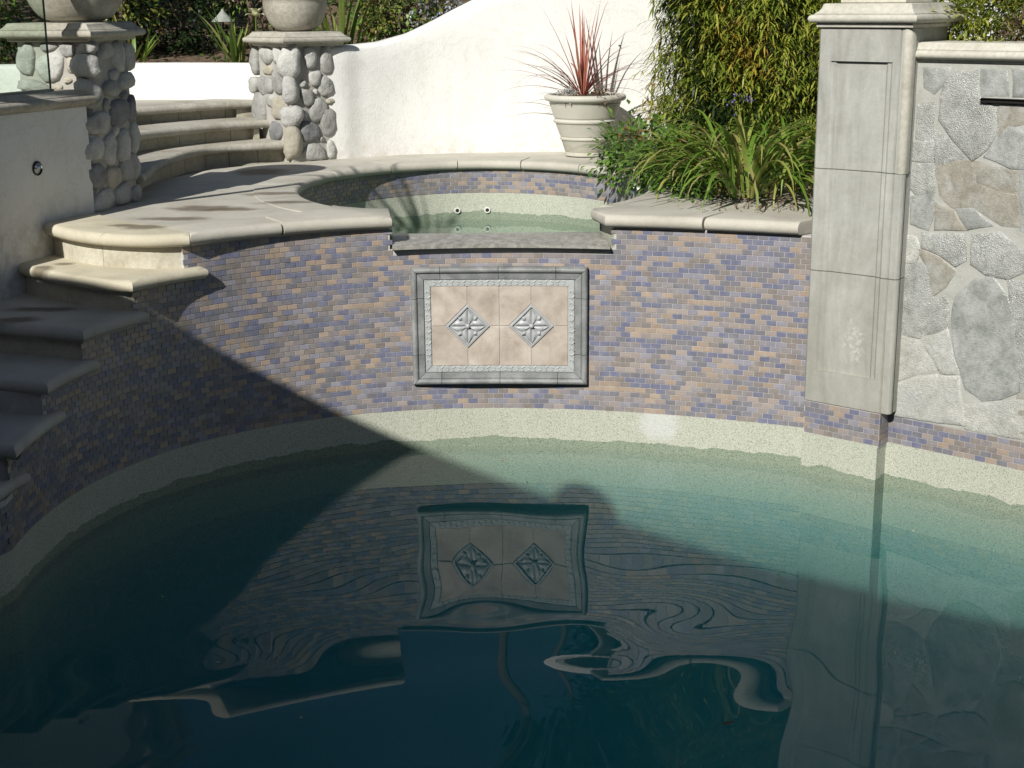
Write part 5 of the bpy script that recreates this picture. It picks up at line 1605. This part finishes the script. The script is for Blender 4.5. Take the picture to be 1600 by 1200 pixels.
# hedge behind the flagstone wall
HG = thing('rosemary_hedge', 'clipped green hedge with dry brown twigs behind the flagstone wall', 'hedge', (2.6, 6.9, 1.9))
h1 = foliage(rp_, (2.45, 6.95, 2.14), (.62, .5, .34), 11000, .055, .012, -.3, .15, 260, .09)
h2 = foliage(rp_, (3.3, 6.3, 2.12), (.7, .6, .34), 6000, .055, .012, -.3, .2, 180, .09)
h3 = foliage(rp_, (2.1, 7.5, 2.2), (.6, .5, .55), 9000, .055, .012, -.3, .2, 130, .09)
obj('foliage', join(h1, h2, h3)[:2], M['leaf_weep'], HG, True, None, 'stuff')
obj('dry_twigs', foliage(rp_, (2.45, 6.50, 2.03), (.36, .14, .13), 1600, .06, .008, -.2, .3, 50, .07)[:2], M['leaf_dry'], HG, True, None, 'stuff')

# shrubs on the bank at the left
def shrub(name, lb, c, rad, cnt, L, W, mats, wts=None, clumps=80, cr=.13, group=None, cat='shrub', trunk=True, droop=.1):
    z0 = hill(c[0], c[1]) if c[1] > 9.6 else 0
    t = thing(name, lb, cat, (c[0], c[1], z0), group)
    g = foliage(rp_, c, rad, cnt, L, W, droop, .5, clumps, cr, len(mats), wts)
    obj('foliage', g if len(mats) > 1 else g[:2], [M[m] for m in mats], t, True, None, 'stuff')
    if trunk:
        for q in range(3):
            a = q * 2.1 + c[0]
            obj('stem', tube([(c[0] + .05 * math.cos(a), c[1] + .05 * math.sin(a), z0 - .05), (c[0] + rad[0] * .2 * math.cos(a), c[1] + rad[1] * .2 * math.sin(a), c[2] - rad[2] * .3), (c[0] + rad[0] * .5 * math.cos(a), c[1] + rad[1] * .5 * math.sin(a), c[2] + rad[2] * .3)], [.03, .02, .006]), M['bark'], t, True, None)
    return t
shrub('round_shrub', 'sunlit yellow green round shrub above the curved wall beside the right urn', (-.85, 11.7, 2.2), (.42, .4, .36), 2600, .05, .028, ['leaf_sun', 'leaf_gloss'], [3, 2])
shrub('leafy_shrub', 'sunlit small leaved shrub with reddish tips behind the left urn', (-3.0, 11.6, 2.25), (.42, .4, .42), 2300, .05, .03, ['leaf_sun', 'leaf_dark'], [3, 2])
shrub('dark_conifer', 'big dark shaded conifer bush on the bank between the two urns', (-2.72, 12.2, 2.25), (.62, .5, .75), 5200, .06, .028, ['leaf_dark'], None, 110, .16)
shrub('dark_shrub', 'dark shaded shrub behind the glass panel at the far left', (-4.15, 11.2, 2.3), (.7, .5, .85), 3200, .06, .03, ['leaf_dark', 'leaf_gloss'], [5, 1], 100, .15)
shrub('twiggy_shrub', 'twiggy half bare shrub behind the garden light by the right urn', (-2.05, 12.3, 2.3), (.38, .35, .5), 1700, .05, .02, ['leaf_dry', 'leaf_gloss', 'leaf_dark'], [5, 3, 2], 60, .12)
shrub('blue_shrub', 'pale blue grey shrub just above the dip of the curved white wall', (-.62, 13.2, 2.35), (.32, .3, .32), 1300, .05, .02, ['leaf_blue'], None, 50, .1)
shrub('bank_hedge', 'dense dark hedge running along the top of the bank', (-1.5, 15.6, 2.6), (3.8, .7, .72), 7000, .09, .045, ['leaf_dark', 'leaf_gloss'], [5, 1], 200, .22)
def iris(x, y, n, L, lb, mat='leaf_iris'):
    z = hill(x, y)
    t = thing('iris_clump', lb, 'plant', (x, y, z), 'iris clumps on the bank')
    blades(t, (x, y, z), .10, n, L, .03, (.7, 1.5), (.1, .9), M[mat], 'leaf', 6, (0, 6.283), rp_, .12, .2, .5)
    return t
iris(-1.95, 10.75, 22, .46, 'sparse yellowing iris leaves on the bank left of the right urn')
iris(-1.22, 11.0, 34, .66, 'thick clump of bright green iris leaves just right of the right urn')
iris(-2.75, 11.0, 14, .40, 'shaded iris leaves on the bank near the left cobble pillar', 'leaf_lily')
FB = thing('cream_flower', 'pale cream iris bloom beside the left rim of the right urn', 'flower', (-1.78, 10.6, hill(-1.78, 10.6)))
zf = hill(-1.78, 10.6)
obj('stalk', tube([(-1.78, 10.6, zf), (-1.77, 10.6, 2.1)], [.006, .005], 6), M['leaf_gloss'], FB)
for q in range(6):
    a = q * 1.047
    obj('petal', ribbon((-1.77, 10.6, 2.10), a, .085, 1.2 if q % 2 else .5, 1.6, .045, 5, .15, .4), M['flower_cream'], FB, True, None)
GL = thing('garden_light', 'small conical path light on a stake in the bank near the right urn', 'garden light', (-2.17, 11.5, hill(-2.17, 11.5)))
zl = hill(-2.17, 11.5)
obj('stake', tube([(-2.17, 11.5, zl - .05), (-2.17, 11.5, 2.06)], [.008, .008], 8), M['metal_dark'], GL)
obj('shade', lathe(-2.17, 11.5, [(.085, 2.055), (.088, 2.058), (.045, 2.10), (.014, 2.135), (.008, 2.15)], 24, True), M['lamp'], GL)

# spiky palm lily behind the glass, out of frame, whose leaves throw the fan of shade into the spa
SP = thing('palm_lily', 'slim palm lily on the left terrace throwing spiky shade over the spa', 'plant', (-2.65, 6.30, 1.55))
obj('trunk', tube([(-2.65, 6.30, 1.55), (-2.48, 6.40, 2.15), (-1.92, 6.66, 2.80)], [.04, .032, .028]), M['bark'], SP, True, None)
blades(SP, (-1.90, 6.66, 2.78), .03, 46, .52, .035, (-.1, 1.5), (.1, .8), M['leaf_lily'], 'leaf', 5, (0, 6.283), rp_, .2, .1, .8)

# trees up the slope, mirrored in the pool
def tree(name, lb, x, y, h, rad, cnt, mats, wts=None, lean=0.0, tr=.09, crown=None, group='trees on the slope'):
    z0 = hill(x, y)
    t = thing(name, lb, 'tree', (x, y, z0), group)
    top = (x + lean, y, z0 + h * .8)
    obj('trunk', tube([(x, y, z0 - .1), (x + lean * .2, y, z0 + h * .3), (x + lean * .6, y, z0 + h * .55), top], [tr, tr * .8, tr * .6, tr * .3]), M['bark'], t, True, None)
    c = crown or (x + lean, y, z0 + h * .72)
    for q in range(4):
        a = q * 1.6 + x
        obj('limb', tube([(x + lean * .5, y, z0 + h * .5), (c[0] + rad[0] * .3 * math.cos(a), c[1] + rad[1] * .3 * math.sin(a), c[2]), (c[0] + rad[0] * .7 * math.cos(a), c[1] + rad[1] * .7 * math.sin(a), c[2] + rad[2] * .4)], [tr * .5, tr * .3, .01], 6), M['bark'], t, True, None)
    g = foliage(rp_, c, rad, int(cnt * 1.2), .17, .085, .2, .45, 130, .3, len(mats), wts)
    obj('crown', g if len(mats) > 1 else g[:2], [M[m] for m in mats], t, True, None, 'stuff')
tree('broad_tree', 'broad dark green tree rising behind the white wall and the weeping shrub', 2.0, 14.0, 5.2, (2.0, 1.4, 1.9), 6500, ['leaf_dark', 'leaf_gloss'], [3, 1])
tree('broad_tree', 'second broad green tree standing behind the hedge at the far right', 5.2, 12.5, 5.0, (2.2, 1.5, 1.9), 6000, ['leaf_dark', 'leaf_weep'], [3, 1])
tree('slender_tree', 'slender bare stemmed tree with a small high crown behind the curved wall', -0.15, 13.0, 5.6, (.8, .7, .8), 1500, ['leaf_gloss', 'leaf_dark'], [1, 2], .15, .05)
tree('slender_tree', 'leaning slender tree with a small high crown right of its twin', 0.25, 13.3, 5.9, (.9, .7, .8), 1500, ['leaf_gloss', 'leaf_dark'], [1, 2], .5, .045)
tree('shade_tree', 'unseen spreading tree added far left so its crown shades the bank', -5.2, 12.0, 3.6, (1.5, 1.6, 1.0), 5200, ['leaf_dark', 'leaf_gloss'], [3, 1])  # out-of-view tree added to cast deep shade on the bank

for k, (x, y, ln_, az, mt, lb) in enumerate(((0.65, 4.177, .05, 1.2, 'leaf_dry', 'curled dark dead leaf floating on the shaded pool water'), (-0.05, 6.913, .022, .3, 'flower_orange', 'tiny orange petal floating on the water near the mosaic wall'))):
    z = wave_h(x, y) + .002
    g = ribbon((x, y, z), az, ln_, .15, .25, ln_ * .35, 5, .2, .8)
    tag(obj('floating_leaf' if k == 0 else 'floating_petal', g, M[mt], None, True, None), lb, 'leaf' if k == 0 else 'petal')

for x, y, q, lb in ((-0.677, 4.241, .4, 'tiny pale petal floating at the bottom left on the darkest water'), (1.158, 5.374, 1.3, 'tiny pale petal floating on the mirrored column'), (1.697, 5.899, 2.2, 'tiny pale petal floating on the sunlit water by the flagstone wall'),
                    (-1.02, 4.66, .1, 'tiny pale petal floating by the mirrored end of the left coping'), (-1.35, 5.25, 1.8, 'tiny pale petal floating in the shade nearest the left steps')):
    g = ribbon((x, y, wave_h(x, y) + .002), q, .013, .1, .3, .009, 4, .2, .8)
    tag(obj('floating_petal', g, M['flower_cream'], None, True, None), lb, 'petal', 'pale petals floating on the pool')

# low growth over the bank
V, F, I = [], [], []
rg = random.Random(77)
for k in range(900):
    x, y = rg.uniform(-10, 9), 10.9 + 13 * rg.random() ** 1.7
    if not behind(x, y - .35): continue
    if y < 11.6 and rg.random() < .6: continue
    r_ = rg.uniform(.12, .34); z = hill(x, y); mi = rg.choices([0, 1, 2], [5, 3, 1])[0]
    for q in range(16):
        p = Vector((x + rg.gauss(0, r_), y + rg.gauss(0, r_), z + abs(rg.gauss(0, .55 * r_))))
        lv, lf = leaf(p, Vector((rg.gauss(0, 1), rg.gauss(0, 1), rg.uniform(-.2, 1))), Vector((0, 0, 1)), rg.uniform(.05, .12), rg.uniform(.02, .05))
        b = len(V); V += lv
        for f in lf: F.append(tuple(i + b for i in f)); I.append(mi)
o = obj('ground_cover', (V, F, I), [M['leaf_dark'], M['leaf_gloss'], M['leaf_dry']], None, True, None, 'stuff')
